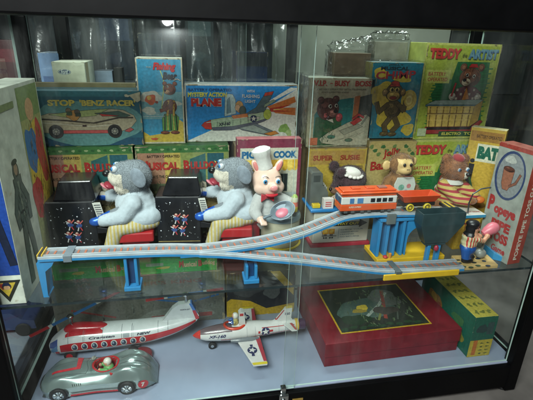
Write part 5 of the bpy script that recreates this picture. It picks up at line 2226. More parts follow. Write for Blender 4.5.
wg = thing('toy_wagon', 'open orange toy wagon with yellow wheels coupled behind the railcar', 'toy wagon', (.515, .087, zr))
b = MB()
gx0, gx1, gy0, gy1 = .470, .560, .068, .106
V = [(gx0 + .006, gy0 + .004, za + .022), (gx1 - .006, gy0 + .004, za + .022), (gx1 - .006, gy1 - .004, za + .022), (gx0 + .006, gy1 - .004, za + .022),
     (gx0 - .004, gy0 - .003, za + .040), (gx1 + .004, gy0 - .003, za + .040), (gx1 + .004, gy1 + .003, za + .040), (gx0 - .004, gy1 + .003, za + .040)]
VI = [(x + (.003 if x < .515 else -.003), y + (.003 if y < .087 else -.003), z + (.004 if z < za + .03 else 0)) for x, y, z in V]
F = [(0, 1, 2, 3), (0, 1, 5, 4), (1, 2, 6, 5), (2, 3, 7, 6), (3, 0, 4, 7), (8, 9, 10, 11), (8, 9, 13, 12), (9, 10, 14, 13), (10, 11, 15, 14), (11, 8, 12, 15), (4, 5, 13, 12), (5, 6, 14, 13), (6, 7, 15, 14), (7, 4, 12, 15)]
b.add(V + VI, F, tin((190, 72, 38), .4))
wt = b.build('tub', wg, bevel=.0008)
b = MB()
b.box(gx0 + .004, gx1 - .004, gy0 + .005, gy1 - .005, za + .0125, za + .0215, plastic((40, 38, 38)))
b.box(gx0 - .011, gx0 + .004, .084, .090, za + .012, za + .016, plastic((50, 50, 50)))
b.build('chassis', wg, bevel=.001)
for x_ in (.492, .536):
    b = MB()
    for y_ in (gy0 + .004, gy1 - .004):
        b.lathe([(.0, -.002), (.0095, -.002), (.0095, .0018), (.0078, .0030), (.0068, .0014), (.0028, .0014), (.0024, .0034), (.0, .0036)], [plastic((206, 186, 60))] * 4 + [plastic((120, 104, 44))] + [plastic((196, 176, 60))] * 2, 22, Matrix.Translation((x_, y_, za + .0095)) @ Matrix.Rotation(PI / 2 if y_ < .08 else -PI / 2, 4, 'X'))
    b.build('wheelset', wg)

for o_, pxl in ((loc, 337), (wg, 398)):
    o_.location.x += at(pxl, 205, Y=.09).x - at(pxl, 205, Y=.067).x + .001
    o_.location.y += .023

# ------------------------------------------------- boxer figure with pink bag
fk = thing('windup_figure_toy', 'small tin figure in blue trousers facing a pink punching bag on a tan base', 'toy', (.665, .045, S))
b = MB()
bb0, bb1 = (.604, .003), (.722, .033)
V = [tuple(at(px_, py_, Z=S + .005)) for px_, py_ in ((461, 269), (498, 266.5), (487, 256), (451, 257))]
V = [(x_, y_, S) for x_, y_, _ in V]
b.hexa([Vector(v) for v in V] + [Vector((v[0], v[1], S + .010)) for v in V], tin((190, 160, 104), .4))
fbse = b.build('base_plate', fk, bevel=.0015)
b = MB()
rnd = random.Random(8)
for px_, py_ in ((464, 266.5), (471, 267), (478, 265.5), (488, 265.5), (484, 261), (460, 263), (474, 262.5), (478, 258.5), (458, 260)):
    x_, y_, _ = at(px_, py_, Z=S + .0104)
    n_ = 12
    c_ = [(30, 40, 36), (60, 80, 60), (140, 60, 50), (40, 60, 80)][rnd.randint(0, 3)]
    ra, rb_ = rnd.uniform(.004, .008), rnd.uniform(.003, .005)
    b.add([(x_, y_, S + .0104)] + [(x_ + ra * math.cos(2 * PI * k / n_), y_ + rb_ * math.sin(2 * PI * k / n_), S + .0104) for k in range(n_)], [(0, 1 + k, 1 + (k + 1) % n_) for k in range(n_)], ink(c_))
b.build('printed_cards', fbse, fix=False)
SKIN = plastic((206, 150, 120))
HAIR = plastic((20, 20, 24))
hx, hy, _ = at(465, 260.5, Z=S + .011)
hz = .372


def fpick(c):
    if c.z > hz - .016 and (c.z > hz + .004 or c.x < hx - .002):
        return HAIR
    if c.z > hz - .017:
        return SKIN
    if c.z > .344 and c.x > hx + .016:
        return SKIN
    if c.z > .330:
        return STRP
    if c.z > S + .022:
        return plastic((30, 80, 150))
    return HAIR


STRP = stripe_mat((196, 190, 150), (176, 60, 54), 160, 0, .4)
prims = [('e', (hx, hy, hz), (.015, .014, .016)), ('e', (hx, hy, hz + .012), (.016, .015, .010)),
         ('e', (hx + .015, hy - .003, hz - .003), (.005, .004, .004)),
         ('c', (hx, hy, hz - .014), .009, (hx, hy, .345), .016), ('c', (hx, hy, .350), .019, (hx, hy, .322), .019),
         ('c', (hx - .009, hy - .006, .322), .013, (hx - .006, hy - .007, S + .024), .010), ('c', (hx + .009, hy + .006, .322), .013, (hx + .010, hy + .007, S + .024), .010),
         ('e', (hx - .001, hy - .008, S + .0165), (.016, .009, .007)), ('e', (hx + .014, hy + .007, S + .0165), (.016, .009, .007)),
         ('c', (hx + .010, hy - .016, .350), .007, (hx + .026, hy - .014, .343), .0055), ('c', (hx + .026, hy - .014, .343), .0055, (hx + .036, hy - .010, .352), .005),
         ('c', (hx + .010, hy + .016, .350), .008, (hx + .032, hy + .012, .344), .007), ('e', (hx + .037, hy - .010, .354), (.0065, .006, .0065)), ('e', (hx + .035, hy + .011, .344), (.0065, .006, .006))]
blob('person', prims, fk, fpick, vox=.002, sm=2)
b = MB()
PNK = plastic((206, 110, 124))
bgc = at(491, 229, Y=hy + .004)
b.lathe([(.0, -.024), (.007, -.022), (.0115, -.012), (.0145, .002), (.013, .012), (.007, .018), (.0, .019)], PNK, 26, Matrix.Translation(bgc) @ Matrix.Rotation(R(60), 4, 'Y'))
bag = b.build('punching_bag', fk)
b = MB()
b.tube([bgc + Vector((-.014, 0, -.006)), bgc + Vector((-.010, 0, -.03)), Vector((bgc.x - .008, bgc.y + .006, S + .010))], .003, plastic((120, 124, 120)), 8)
b.build('bag_stand', fk)
b = MB()
b.ell((bgc.x - .008, bgc.y + .006, S + .022), (.014, .012, .012), plastic((130, 132, 126)))
b.build('spring_housing', fk)
bw = thing('tin_wedge', 'blue tin ramp piece lying behind the tan figure base', 'toy part', (.735, .06, S))
b = MB()
WX, WY = at(488, 258, Z=S).x - .706, at(488, 258, Z=S).y - .070
b.hexa([(.712 + WX, .062 + WY, S), (.742 + WX, .036 + WY, S), (.746 + WX, .048 + WY, S), (.715 + WX, .105 + WY, S), (.712 + WX, .062 + WY, S + .020), (.742 + WX, .036 + WY, S + .006), (.746 + WX, .048 + WY, S + .006), (.715 + WX, .105 + WY, S + .022)], tin((50, 140, 190)))
b.build('ramp', bw, bevel=.001)

# ============================================================ LOWER SHELF
# pale boxes at the back
PALE = (104, 102, 94)
hb = Box('pale brown helicopter picture box at the back of the cabinet floor', -.380, .082, .285, .10, .0005, .166, [(120, 116, 104), PALE, (100, 96, 84), (100, 96, 84)])
A = hb.front()
A.rect(.01, .02, .99, .98, (104, 104, 94))
A.line([(.12, .60), (.52, .66)], .008, (60, 60, 60))
A.line([(.56, .52), (.78, .40)], .012, (50, 100, 150))
A.line([(.78, .40), (.96, .52)], .012, (50, 100, 150))
A.line([(.10, .42), (.34, .22)], .012, (150, 60, 56))
A.ell(.78, .40, .02, .02, (60, 60, 60))
A.blobs(.70, .18, (.20, .06), (124, 126, 116), seed=3)
A.hatch(.5, .5, .48, .16, (84, 86, 80), 60, 3, .03)
A.rect(.03, .86, .30, .95, (84, 96, 84))
A.text("PIPER'S KING", .42, .80, .86, .87, (120, 72, 62), bold=.02)
A.rect(.55, .10, .92, .18, (150, 66, 60))
A.done(hb.root)
for i, (x0_, x1_) in enumerate(((-.366, -.152), (-.146, .062))):
    gb = Box(['green musical bulldog carton lying flat under the shelf at the left', 'green musical bulldog carton lying flat under the shelf beside the black box'][i], x0_, x1_, .286, .095, .1665, .226, [(70, 120, 66), (64, 168, 80), (50, 110, 56), (50, 110, 56)], group='green cartons lying on the helicopter box')
    A = gb.front()
    A.rect(.0, .80, 1, 1, (60, 128, 66))
    A.rect(.03, .12, .97, .78, (56, 166, 74))
    A.rect(.08, .40, .30, .56, (150, 164, 140))
    A.text('M', .50, .26, .56, .60, (206, 60, 50), bold=.06)
    A.text('usical', .565, .27, .73, .54, (222, 176, 140), bold=.04)
    A.text('B', .75, .26, .80, .60, (206, 60, 50), bold=.06)
    A.text('ulldog', .805, .27, .97, .54, (222, 176, 140), bold=.04)
    A.blobs(.30, .3, (.08, .02), (196, 176, 80), seed=i)
    A.done(gb.root)
yb = Box('black and yellow toy box at the back of the cabinet floor behind the jet', .088, .292, .290, .09, .0005, .150, [(60, 60, 56), (34, 36, 40), (150, 126, 40), (40, 40, 42)])
A = yb.front()
A.poly([(0, 0), (1, 0), (1, .22), (.58, .14), (.34, .34), (.06, .42), (0, .36)], (196, 156, 36))
A.poly([(.62, .98), (.98, .40), (.98, .60), (.76, .98)], (196, 156, 36))
A.blobs(.30, .62, (.20, .14), (62, 64, 66), seed=4)
A.blobs(.66, .52, (.14, .10), (90, 92, 90), seed=6)
A.done(yb.root)

# ------------------------------------------------------------- red lid box
rx = thing('toy_box', 'large flat red box with a dark yellow bordered picture on its lid', 'toy box', (.312, .050, 0), R(1.2))
RDC = mat((112, 18, 32), rough=.5, var=.22, scale=30, bump=.15, bscale=150, wear=.12)
b = MB()
b.box(.002, .378, .002, .268, .0005, .030, RDC)
b.build('tray', rx, bevel=.0015, world=False)
b = MB()
b.box(0, .380, 0, .270, .0302, .073, RDC)
ld = b.build('lid', rx, bevel=.002, world=False)
A = Art((0, 0, .073), (1, 0, 0), (0, 1, 0), .380, .270)
A.rect(.135, .115, .815, .86, (186, 150, 36))
A.rect(.147, .132, .803, .843, (34, 42, 34))
A.blobs(.42, .46, (.20, .13), (70, 92, 84), seed=3)
A.blobs(.30, .30, (.10, .06), (30, 52, 34), seed=4)
A.blobs(.62, .62, (.12, .10), (92, 98, 92), seed=5)
A.line([(.40, .34), (.54, .50), (.66, .70)], .022, (150, 160, 150))
A.line([(.52, .28), (.64, .74)], .026, (140, 56, 44))
A.line([(.46, .26), (.56, .48)], .016, (110, 116, 60))
A.hatch(.5, .5, .28, .22, (70, 84, 60), 60, 3, .05)
A.line([(.60, .24), (.72, .60)], .010, (70, 80, 70))
A.blobs(.40, .48, (.05, .03), (206, 180, 60), seed=6)
A.blobs(.36, .43, (.05, .025), (150, 130, 48), seed=16)
A.blobs(.56, .40, (.09, .05), (60, 56, 50), seed=7)
for k in range(9):
    A.blobs(.18 + .068 * k, .17 + .02 * (k % 2), (.03, .016), (36, 62, 40), seed=k)
A.done(ld, world=False)
# worn clear wrap on front

gx = Box('green toy box with yellow printed end standing right of the flat red box', .700, .766, .030, .25, .0008, .127, [(176, 164, 70), (30, 84, 66), (24, 92, 74), (30, 84, 66)])
A = gx.front()
A.rect(.0, .0, 1, .42, (176, 156, 56))
A.rect(.0, .42, 1, .96, (28, 84, 70))
A.rect(.16, .04, .34, .42, (176, 100, 44))
for k in range(4):
    for j in range(2):
        A.blobs(.54 + j * .26, .07 + k * .088, (.07, .028), (70, 80, 44), seed=k * 3 + j, amp=.5)
A.blobs(.4, .7, (.22, .22), (40, 60, 60), seed=3)
A.rect(.62, .55, .9, .85, (50, 70, 70))
A.done(gx.root)
A = gx.left()
A.rect(.02, .05, .98, .95, (26, 96, 78))
A.blobs(.30, .52, (.13, .10), (150, 110, 50), seed=4)
A.ell(.28, .56, .06, .06, (176, 140, 60))
A.ell(.40, .44, .05, .06, (150, 70, 50))
A.blobs(.22, .40, (.10, .06), (120, 90, 50), seed=5)
A.blobs(.75, .60, (.12, .05), (60, 110, 70), seed=6)
A.blobs(.84, .30, (.06, .06), (130, 120, 50), seed=9)
A.done(gx.root, 'printed_side')
A = gx.top()
A.rect(.05, .01, .95, .99, (178, 166, 72))
for k in range(7):
    for j in range(3):
        A.blobs(.24 + j * .26, .08 + k * .13, (.09, .10), (110, 116, 56), seed=k * 5 + j, amp=.6)
A.done(gx.root, 'printed_lid')

# ---------------------------------------------------------------- helicopter
hl = thing('toy_helicopter', 'white and red twin rotor toy helicopter with round windows', 'toy helicopter', (-.19, .20, 0))
HW = tin((204, 206, 206), .25)
HR = tin((176, 32, 42), .25)
HB = tin((60, 80, 140), .25)
st = [(-.372, .20, .030, .006, .006), (-.368, .20, .031, .016, .014), (-.355, .20, .035, .026, .023), (-.335, .20, .042, .032, .030), (-.30, .20, .046, .034, .033), (-.24, .20, .047, .034, .032), (-.18, .20, .048, .033, .030), (-.13, .20, .050, .032, .028), (-.09, .20, .055, .029, .025), (-.05, .20, .062, .023, .020), (-.015, .20, .071, .014, .013), (.0, .20, .075, .007, .008)]
hm = Loft(st, pw=.85)


def hcol(x, t):
    z = math.sin(t)
    if z < -.55 and math.cos(t) > -2:
        return HW
    return HW


b = MB()
hm.mesh(b, HW, 64, 40)
hbdy = b.build('fuselage', hl)
b = MB()
for sgn in (0, 1):
    f_ = (lambda t: t) if sgn == 0 else (lambda t: PI - t)
    hm.patch(b, 0, 0, 0, 0, HR, .0005, 40, 6, fn=lambda u, v, f_=f_: (-.338 + .335 * u, f_((-.36 + .60 * v) if u < .8 else (-.36 + .60 * v))))
    hm.patch(b, 0, 0, 0, 0, HR, .0007, 24, 6, fn=lambda u, v, f_=f_: (-.325 + .09 * u, f_(.80 + (.77 * v) * min(1, 3.5 * min(u, 1 - u) + .3))))
hm.patch(b, 0, 0, 0, 0, HB, .0005, 8, 8, fn=lambda u, v: (-.366 + .022 * u, .15 + .75 * v))
hm.patch(b, 0, 0, 0, 0, tin((90, 130, 170)), .0007, 8, 6, fn=lambda u, v: (-.363 + .018 * u, .05 - .45 * v + .25 * u))
hm.patch(b, 0, 0, 0, 0, HR, .0008, 6, 4, fn=lambda u, v: (-.352 + .010 * u, -.22 - .35 * v))
PNL = tin((120, 126, 130))
for x_ in (-.318, -.282, -.236, -.19, -.165, -.10, -.075):
    hm.patch(b, x_, x_ + .0008, .26, 1.5, PNL, .0009, 1, 14)
for x_ in (-.282, -.165):
    for k in range(9):
        hm.disc(b, x_ + .004, .32 + k * .11, .0008, PNL, .0010, 6)
hm.patch(b, 0, 0, 0, 0, PNL, .0009, 40, 1, fn=lambda u, v: (-.33 + .27 * u, .70 + .012 * v))
hm.patch(b, 0, 0, 0, 0, tin((150, 156, 160)), .0008, 2, 6, fn=lambda u, v: (-.186 + .015 * u, .28 + .36 * v))
b.build('printed_livery', hbdy, fix=False)
for k in range(8):
    b = MB()
    x_ = -.303 + k * .0235
    hm.disc(b, x_, -.07, .0078, tin((206, 206, 200)), .0010)
    hm.disc(b, x_, -.07, .0058, tin((50, 64, 84)), .0014)
    hm.disc(b, x_ - .0015, -.0, .0022, tin((140, 160, 180)), .0017)
    b.build('round_window', hbdy, fix=False)
b = MB()
DKT = ink((40, 44, 70))
hm.text(b, 'Cragstan', -.268, -.206, .36, .60, DKT, .02, .3, off=.0022)
hm.text(b, 'NEW', -.152, -.118, .36, .56, DKT, .04, .2, off=.0018)
b.build('lettering', hbdy, fix=False)
# red engine cowl with front mast
b = MB()
lc = Loft([(-.332, .20, .075, .004, .002), (-.326, .20, .076, .012, .008), (-.305, .20, .078, .016, .012), (-.27, .20, .078, .015, .009), (-.235, .20, .077, .010, .005), (-.225, .20, .076, .003, .002)])
lc.mesh(b, HR, 24, 24)
cw = b.build('engine_cowl', hl)
# tail pylon
b = MB()
b.prism([(-.108, .064), (-.084, .084), (-.062, .114), (-.046, .126), (-.012, .128), (.006, .088), (.001, .074), (-.02, .062)], .192, .208, HW)
py_ = b.build('tail_pylon', hl, bevel=.004, seg=3)
b = MB()
b.prism([(-.0185, .1275), (-.0115, .1277), (.0025, .0955), (-.0055, .0945)], .1911, .2089, tin((60, 110, 180)))
b.prism([(-.0105, .1050), (-.0030, .1062), (.0070, .0800), (-.0025, .0770)], .1906, .2094, HR)
b.build('tail_stripe', py_)
b = MB()
V, F = text_geo('NORTH SKY', .02, .2)
b.add([(-.042 + .026 * u, .1914, .108 + .004 * v) for u, v in V], F, DKT)
b.build('pylon_lettering', py_, fix=False)
ROTD = plastic((44, 108, 170))
ROTR = tin((170, 40, 46))


def rotor(c, ang, L1, L2, z, tilt=0):
    b = MB()
    b.lathe([(.0, -.028), (.0035, -.028), (.0035, 0), (.008, 0), (.009, .004), (.005, .008), (.0, .009)], CHROME, 18, Matrix.Translation((c[0], c[1], z)))
    m = b.build('rotor_mast', hl)
    for s_, L in ((1, L1), (-1, L2)):
        b = MB()
        M = Matrix.Translation((c[0], c[1], z + .003)) @ Matrix.Rotation(ang, 4, 'Z') @ Matrix.Rotation(tilt, 4, 'Y')
        segs = [(.008, .46, ROTD), (.46, .55, tin((200, 200, 196))), (.55, 1.0, ROTR)]
        for a_, e_, mm in segs:
            xa_, xb_ = (.008 if a_ < .02 else L * a_ + .0002), L * e_
            b.box(min(s_ * xa_, s_ * xb_), max(s_ * xa_, s_ * xb_), -.0055, .0055, -.0007, .0007, mm, M)
        b.build('rotor_blade', m, bevel=.0005)


mp = at(71, 320, Y=.20)
rotor((mp.x, .20), R(40), .150, .098, .110, R(-2))
rotor((-.026, .20), R(8), .10, .10, .148)
for x_, y_ in ((-.32, .175), (-.32, .225), (-.165, .168), (-.165, .232)):
    b = MB()
    b.lathe([(.0, -.006), (.008, -.006), (.013, -.004), (.0135, .004), (.008, .006), (.0, .006)], [HR, RUBBER, RUBBER, RUBBER, HR], 22, Matrix.Translation((x_, y_, .0140)) @ Matrix.Rotation(PI / 2, 4, 'X'))
    b.build('wheel', hl)
b = MB()
b.box(-.330, -.150, .186, .214, .010, .0175, plastic((110, 116, 120)))
b.build('undercarriage', hl, bevel=.003)
# red tin float/hub seen under the fuselage
b = MB()
b.lathe([(.0, 0), (.022, 0), (.026, .004), (.026, .012), (.022, .016), (.010, .018), (.0, .018)], [HR] * 3 + [tin((120, 24, 34))] * 3, 28, Matrix.Translation((-.142, .155, .0008)))
b.build('landing_float', hl)

# --------------------------------------------------------------- racing car
rc = thing('toy_racing_car', 'silver toy racing car with red number seven and a driver in white helmet', 'toy car', (-.225, .088, 0), 0)
SILV = mat((132, 148, 146), rough=.24, metal=.55, var=.07, scale=25, coat=.4)
CL, CYc = .262, .0865
CX0 = -.360


def car_z(u, v):
    """height of the car's skin at u (nose 0 .. tail 1), v (-1 near .. 1 far)"""
    top = .012 + .023 * min(1, (u / .14))**.6 + .010 * math.exp(-((u - .42) / .25)**2) + .008 * math.exp(-((u - .78) / .16)**2) - .040 * max(0, (u - .86) / .14)**2.2
    crown = (1 - abs(v)**3.2 * .42)
    z = top * crown
    fend_f = .011 * math.exp(-((u - .20) / .10)**2) * math.exp(-((abs(v) - .72) / .20)**2)
    fend_r = .015 * math.exp(-((u - .76) / .15)**2) * math.exp(-((abs(v) - .68) / .22)**2)
    head = .016 * math.exp(-((u - .80) / .12)**2) * math.exp(-(v / .28)**2)
    return z + fend_f + fend_r + head


def car_w(u):
    w_ = .046 * min(1, (u / .10 + .06))**.45 * (1 - .34 * max(0, (u - .84) / .16)**2)
    return w_ * (1 - .05 * math.exp(-((u - .48) / .14)**2))


def car_pt(u, v, off=0):
    return Vector((CX0 + CL * u, CYc + car_w(u) * v, .008 + car_z(u, v) + off))


b = MB()
NU, NV = 70, 32
V = []
for i in range(NU + 1):
    u = i / NU
    for k in range(NV + 1):
        s_ = -1 + 2 * k / NV
        v = math.sin(s_ * PI / 2)
        V.append(car_pt(u, v))
F = []
mm = []
W1 = NV + 1
for i in range(NU):
    for k in range(NV):
        u, s_ = (i + .5) / NU, -1 + 2 * (k + .5) / NV
        v = math.sin(s_ * PI / 2)
        if ((u - .555) / .095)**2 + (v / .50)**2 < 1:
            continue
        F.append((i * W1 + k, (i + 1) * W1 + k, (i + 1) * W1 + k + 1, i * W1 + k + 1))
b.add(V, F, SILV, True)
# skirts below the skin
for k in (0, NV):
    o_ = len(b.v)
    vv = []
    for i in range(NU + 1):
        p = car_pt(i / NU, -1 if k == 0 else 1)
        vv += [p, Vector((p.x, p.y + (.003 if k == 0 else -.003), .007))]
    b.add(vv, [(2 * i, 2 * i + 2, 2 * i + 3, 2 * i + 1) for i in range(NU)], SILV, True)
vv = []
for k in range(NV + 1):
    p = car_pt(0, -1 + 2 * k / NV)
    vv += [p, Vector((p.x + .002, p.y, .007))]
b.add(vv, [(2 * k, 2 * k + 1, 2 * k + 3, 2 * k + 2) for k in range(NV)], SILV, True)
vv = []
for k in range(NV + 1):
    p = car_pt(1, -1 + 2 * k / NV)
    vv += [p, Vector((p.x - .002, p.y, .007))]
b.add(vv, [(2 * k, 2 * k + 2, 2 * k + 3, 2 * k + 1) for k in range(NV)], SILV, True)
b.box(CX0 + .01, CX0 + CL - .012, CYc - .036, CYc + .036, .006, .0085, plastic((60, 64, 66)))
cb = b.build('car_body', rc, fix=False)
b = MB()
SEAM = plastic((52, 60, 60))
for vv_ in (-.52, .52):
    b.tube([car_pt(.10 + .30 * k / 14, vv_ * (1 - .25 * (1 - k / 14)), -.0004) for k in range(15)], .0007, SEAM, 6)
b.tube([car_pt(.40 + .012 * math.cos(k * PI / 7 - PI / 2), -.55 + 1.1 * k / 14, -.0004) for k in range(15)], .0007, SEAM, 6)
for vv_ in (-.2, .2):
    b.tube([car_pt(.68 + .26 * k / 14, vv_, -.0004) for k in range(15)], .0008, SEAM, 6)
for k in range(5):
    b.tube([car_pt(.30 + .016 * k, -.90, .0), car_pt(.306 + .016 * k, -.97, .0)], .0009, SEAM, 6)
b.build('body_seams', cb)
b = MB()
n_ = 28
rim = []
low_ = []
for k in range(n_):
    t = 2 * PI * k / n_
    u, v = .555 + .100 * math.cos(t), .52 * math.sin(t)
    rim.append((car_pt(u, v, .0008), car_pt(.555 + .118 * math.cos(t), .60 * math.sin(t), .0010)))
    low_.append(Vector((CX0 + CL * (.555 + .09 * math.cos(t)), CYc + .020 * math.sin(t), .020)))
CR = plastic((170, 40, 44))
b.add([p for r_ in rim for p in r_], [(2 * k, 2 * k + 1, (2 * k + 3) % (2 * n_), (2 * k + 2) % (2 * n_)) for k in range(n_)], CR, True)
b.add([r_[0] for r_ in rim] + low_, [(k, (k + 1) % n_, n_ + (k + 1) % n_, n_ + k) for k in range(n_)], CR, True)
b.add(low_, [tuple(range(n_))], plastic((90, 30, 34)))
b.build('cockpit', rc, fix=False)


def on_car(b, geo, u0, u1, v0, v1, m, off=.0009, rot=False, sub=3):
    """print flat lettering over the car's skin; the letters' up runs across the bonnet"""
    V, F = geo
    bm = bmesh.new()
    vs = [bm.verts.new((x, y, 0)) for x, y in V]
    for f in F:
        try:
            bm.faces.new([vs[i] for i in f])
        except ValueError:
            pass
    bmesh.ops.triangulate(bm, faces=bm.faces)
    for _ in range(sub):
        bmesh.ops.subdivide_edges(bm, edges=[e for e in bm.edges if e.calc_length() > .16], cuts=1)
        bmesh.ops.triangulate(bm, faces=bm.faces)
    bm.verts.index_update()
    pts = [car_pt(u0 + (u1 - u0) * (q.co.y if rot else q.co.x), v0 + (v1 - v0) * (q.co.x if rot else q.co.y), off) for q in bm.verts]
    b.add(pts, [tuple(q.index for q in f.verts) for f in bm.faces], m)
    bm.free()


b = MB()
CN = ink((176, 44, 54))
# a large seven lying on the bonnet, its top towards the far tail side
seven = ([(0, 1), (1, 1), (1, .80), (.0, .80), (.78, .80), (.45, 0), (.20, 0)], [(0, 3, 2, 1), (2, 4, 6, 5)])
on_car(b, ([(0, .86), (1, .80), (1, 1), (0, 1), (.20, .86), (.18, 0), (.02, 0.02), (0, .87)], [(0, 1, 2, 3), (7, 6, 5, 4)]), .10, .345, -.20, .72, CN, rot=True, sub=4)
b.build('bonnet_number', cb, fix=False)
b = MB()
for sg in (-1, 1):
    yy = lambda u: CYc + sg * (car_w(u) + .0002)
    cx_, cz_ = CX0 + CL * .885, .022
    yq = yy(.885)
    n_ = 20
    ring = [(cx_ + .0115 * math.cos(2 * PI * k / n_), CYc + sg * (car_w((cx_ + .0115 * math.cos(2 * PI * k / n_) - CX0) / CL) * 1.0 + .0012), cz_ + .0115 * math.sin(2 * PI * k / n_)) for k in range(n_)]
    b.add([(cx_, yq + sg * .0012, cz_)] + ring, [(0, 1 + k, 1 + (k + 1) % n_) for k in range(n_)], CN)
    V, F = text_geo('7', .05, .1)
    b.add([(cx_ - .004 + .008 * x, CYc + sg * (car_w((cx_ - .004 + .008 * x - CX0) / CL) + .0018), cz_ - .006 + .012 * y) for x, y in V], F, ink((206, 206, 200)))
    V = []
    for k in range(25):
        u = .28 + .44 * k / 24
        V += [(CX0 + CL * u, CYc + sg * (car_w(u) + .0008), .0105), (CX0 + CL * u, CYc + sg * (car_w(u) + .0010), .0155)]
    b.add(V, [(2 * k, 2 * k + 2, 2 * k + 3, 2 * k + 1) for k in range(24)], CN)
b.build('printed_side_marks', cb, fix=False)
for u in (.185, .745):
    for sg in (-1, 1):
        b = MB()
        M = Matrix.Translation((CX0 + CL * u, CYc + sg * (.0435 if u < .5 else .0455), .0178)) @ Matrix.Rotation(-sg * PI / 2, 4, 'X')
        b.lathe([(.0, -.006), (.0165, -.006), (.0178, -.003), (.0178, .003), (.0160, .006), (.0120, .0062)], RUBBER, 30, M)
        wh = b.build('wheel', rc)
        b = MB()
        b.lathe([(.0122, .0055), (.0118, .0066), (.009, .0050), (.004, .0060), (.0, .0064)], CHROME, 26, M)
        b.lathe([(.0035, .0064), (.0030, .0085), (.0, .0088)], CHROME, 12, M)
        for k in range(8):
            t = k * PI / 4
            b.tube([M @ Vector((.003 * math.cos(t), .003 * math.sin(t), .0064)), M @ Vector((.011 * math.cos(t), .011 * math.sin(t), .0062))], .0007, CHROME, 6)
        b.build('rim', wh)
        b = MB()
        ring = []
        n_ = 24
        for k in range(n_):
            t = 2 * PI * k / n_
            xx, zz = CX0 + CL * u + .0205 * math.cos(t), max(.0072, .0178 + .0200 * math.sin(t))
            uu = (xx - CX0) / CL
            ring.append((xx, CYc + sg * (car_w(uu) + .0014), zz))
        b.add([(CX0 + CL * u, CYc + sg * (car_w(u) + .0014), .0178)] + ring, [(0, 1 + k, 1 + (k + 1) % n_) for k in range(n_)], plastic((22, 24, 26)))
        b.build('wheel_arch', cb, fix=False)
b = MB()
b.ell((CX0 + .003, CYc, .0205), (.004, .020, .006), plastic((40, 44, 46)))
b.build('grille', cb)
dx_ = CX0 + CL * .57
dv = [('e', (dx_, CYc, .058), (.0095, .009, .010)), ('c', (dx_, CYc, .050), .006, (dx_ + .002, CYc, .040), .012), ('e', (dx_ + .001, CYc, .036), (.013, .017, .013)),
      ('c', (dx_ - .002, CYc - .015, .044), .0055, (dx_ - .018, CYc - .009, .043), .0045), ('c', (dx_ - .002, CYc + .015, .044), .0055, (dx_ - .018, CYc + .009, .043), .0045), ('e', (dx_ - .0095, CYc, .056), (.002, .002, .0018))]


def dpick(c):
    if c.z > .0605 or (c.z > .052 and c.x > dx_ + .001):
        return plastic((206, 204, 192))
    if c.z > .050 or c.x < dx_ - .016:
        return SKIN
    return plastic((96, 156, 92))


blob('driver', dv, rc, dpick, vox=.0016, sm=2)
b = MB()
b.tube([(dx_ - .019 + .0025 * math.cos(t), CYc + .010 * math.cos(t), .0455 + .009 * math.sin(t)) for t in [2 * PI * k / 18 for k in range(19)]], .0011, plastic((30, 30, 32)), 6, cap=False)
b.build('steering_wheel', rc)
b = MB()
pts = [car_pt(.445 - .016 * math.cos(t * 1.2), .62 * math.sin(t), 0) for t in [-1.2 + .2 * k for k in range(13)]]
b.add([p for p in pts] + [p + Vector((.006, 0, .016)) for p in pts], [(k, k + 1, 14 + k, 13 + k) for k in range(12)], WINDSHIELD, True)
b.build('windscreen', rc, fix=False)
b = MB()
b.tube([car_pt(.62, -.7, -.004), car_pt(.62, -.7, .0)], .004, CR, 10)
b.lathe([(.003, 0), (.0055, .002), (.0055, .005), (.0, .006)], plastic((150, 150, 140)), 14, Matrix.Translation(car_pt(.44, .45, 0)))
b.build('mirror', rc)

# ---------------------------------------------------------------- the jet
jt = thing('toy_jet', 'white and red toy jet plane with star roundels and a helmeted pilot', 'toy plane', (.14, .165, 0), 0)
TH = R(0)
JY = .165
JZ = .047
stj = [(-.012, JY, JZ - .001, .001, .001), (-.006, JY, JZ - .001, .006, .006), (.004, JY, JZ, .0105, .011), (.022, JY, JZ, .0165, .0175), (.055, JY, JZ + .001, .021, .022), (.10, JY, JZ + .002, .023, .024), (.15, JY, JZ + .003, .022, .022), (.20, JY, JZ + .004, .0185, .018), (.245, JY, JZ + .005, .0155, .0155), (.262, JY, JZ + .005, .0145, .0145)]
jl = Loft(stj)
JW = tin((204, 204, 200), .25)
JR = tin((170, 44, 44), .25)
JG = tin((110, 116, 120), .28)


def jcol(x, t):
    if x < .008:
        return tin((186, 46, 38), .25)
    z = math.sin(t)
    if x < .09 and z > .50:
        return tin((96, 80, 84), .3)
    if z < -.62:
        return JG
    return JW


b = MB()
jl.mesh(b, jcol, 70, 44)
jb = b.build('fuselage', jt)
b = MB()
NAV = ink((40, 46, 84))
for f_ in (lambda t: t, lambda t: PI - t):
    jl.patch(b, 0, 0, 0, 0, JR, .0005, 40, 2, fn=lambda u, v: (.06 + .20 * u, f_(-.42 + .10 * v)))
    jl.patch(b, 0, 0, 0, 0, JR, .0005, 20, 2, fn=lambda u, v: (.168 + .09 * u, f_(.62 + .10 * v)))
    for x_ in (.052, .128, .150, .214, .232):
        jl.patch(b, x_, x_ + .0006, f_(-.3), f_(.9), tin((126, 130, 136)), .0006, 1, 12)
    for k in range(16):
        jl.disc(b, .06 + k * .0115, f_(-.24), .0007, tin((126, 130, 136)), .0007, 6)
    jl.disc(b, .178, f_(.12), .0115, NAV, .0009, 24)
    jl.disc(b, .178, f_(.12), .0100, ink((206, 206, 200)), .0013, star=True)
    jl.patch(b, .1635, .1685, f_(.00), f_(.26), ink((200, 200, 196)), .0009)
    jl.patch(b, .1885, .198, f_(.00), f_(.30), JR, .0009)
    jl.patch(b, .158, .1635, f_(.00), f_(.30), JR, .0008)
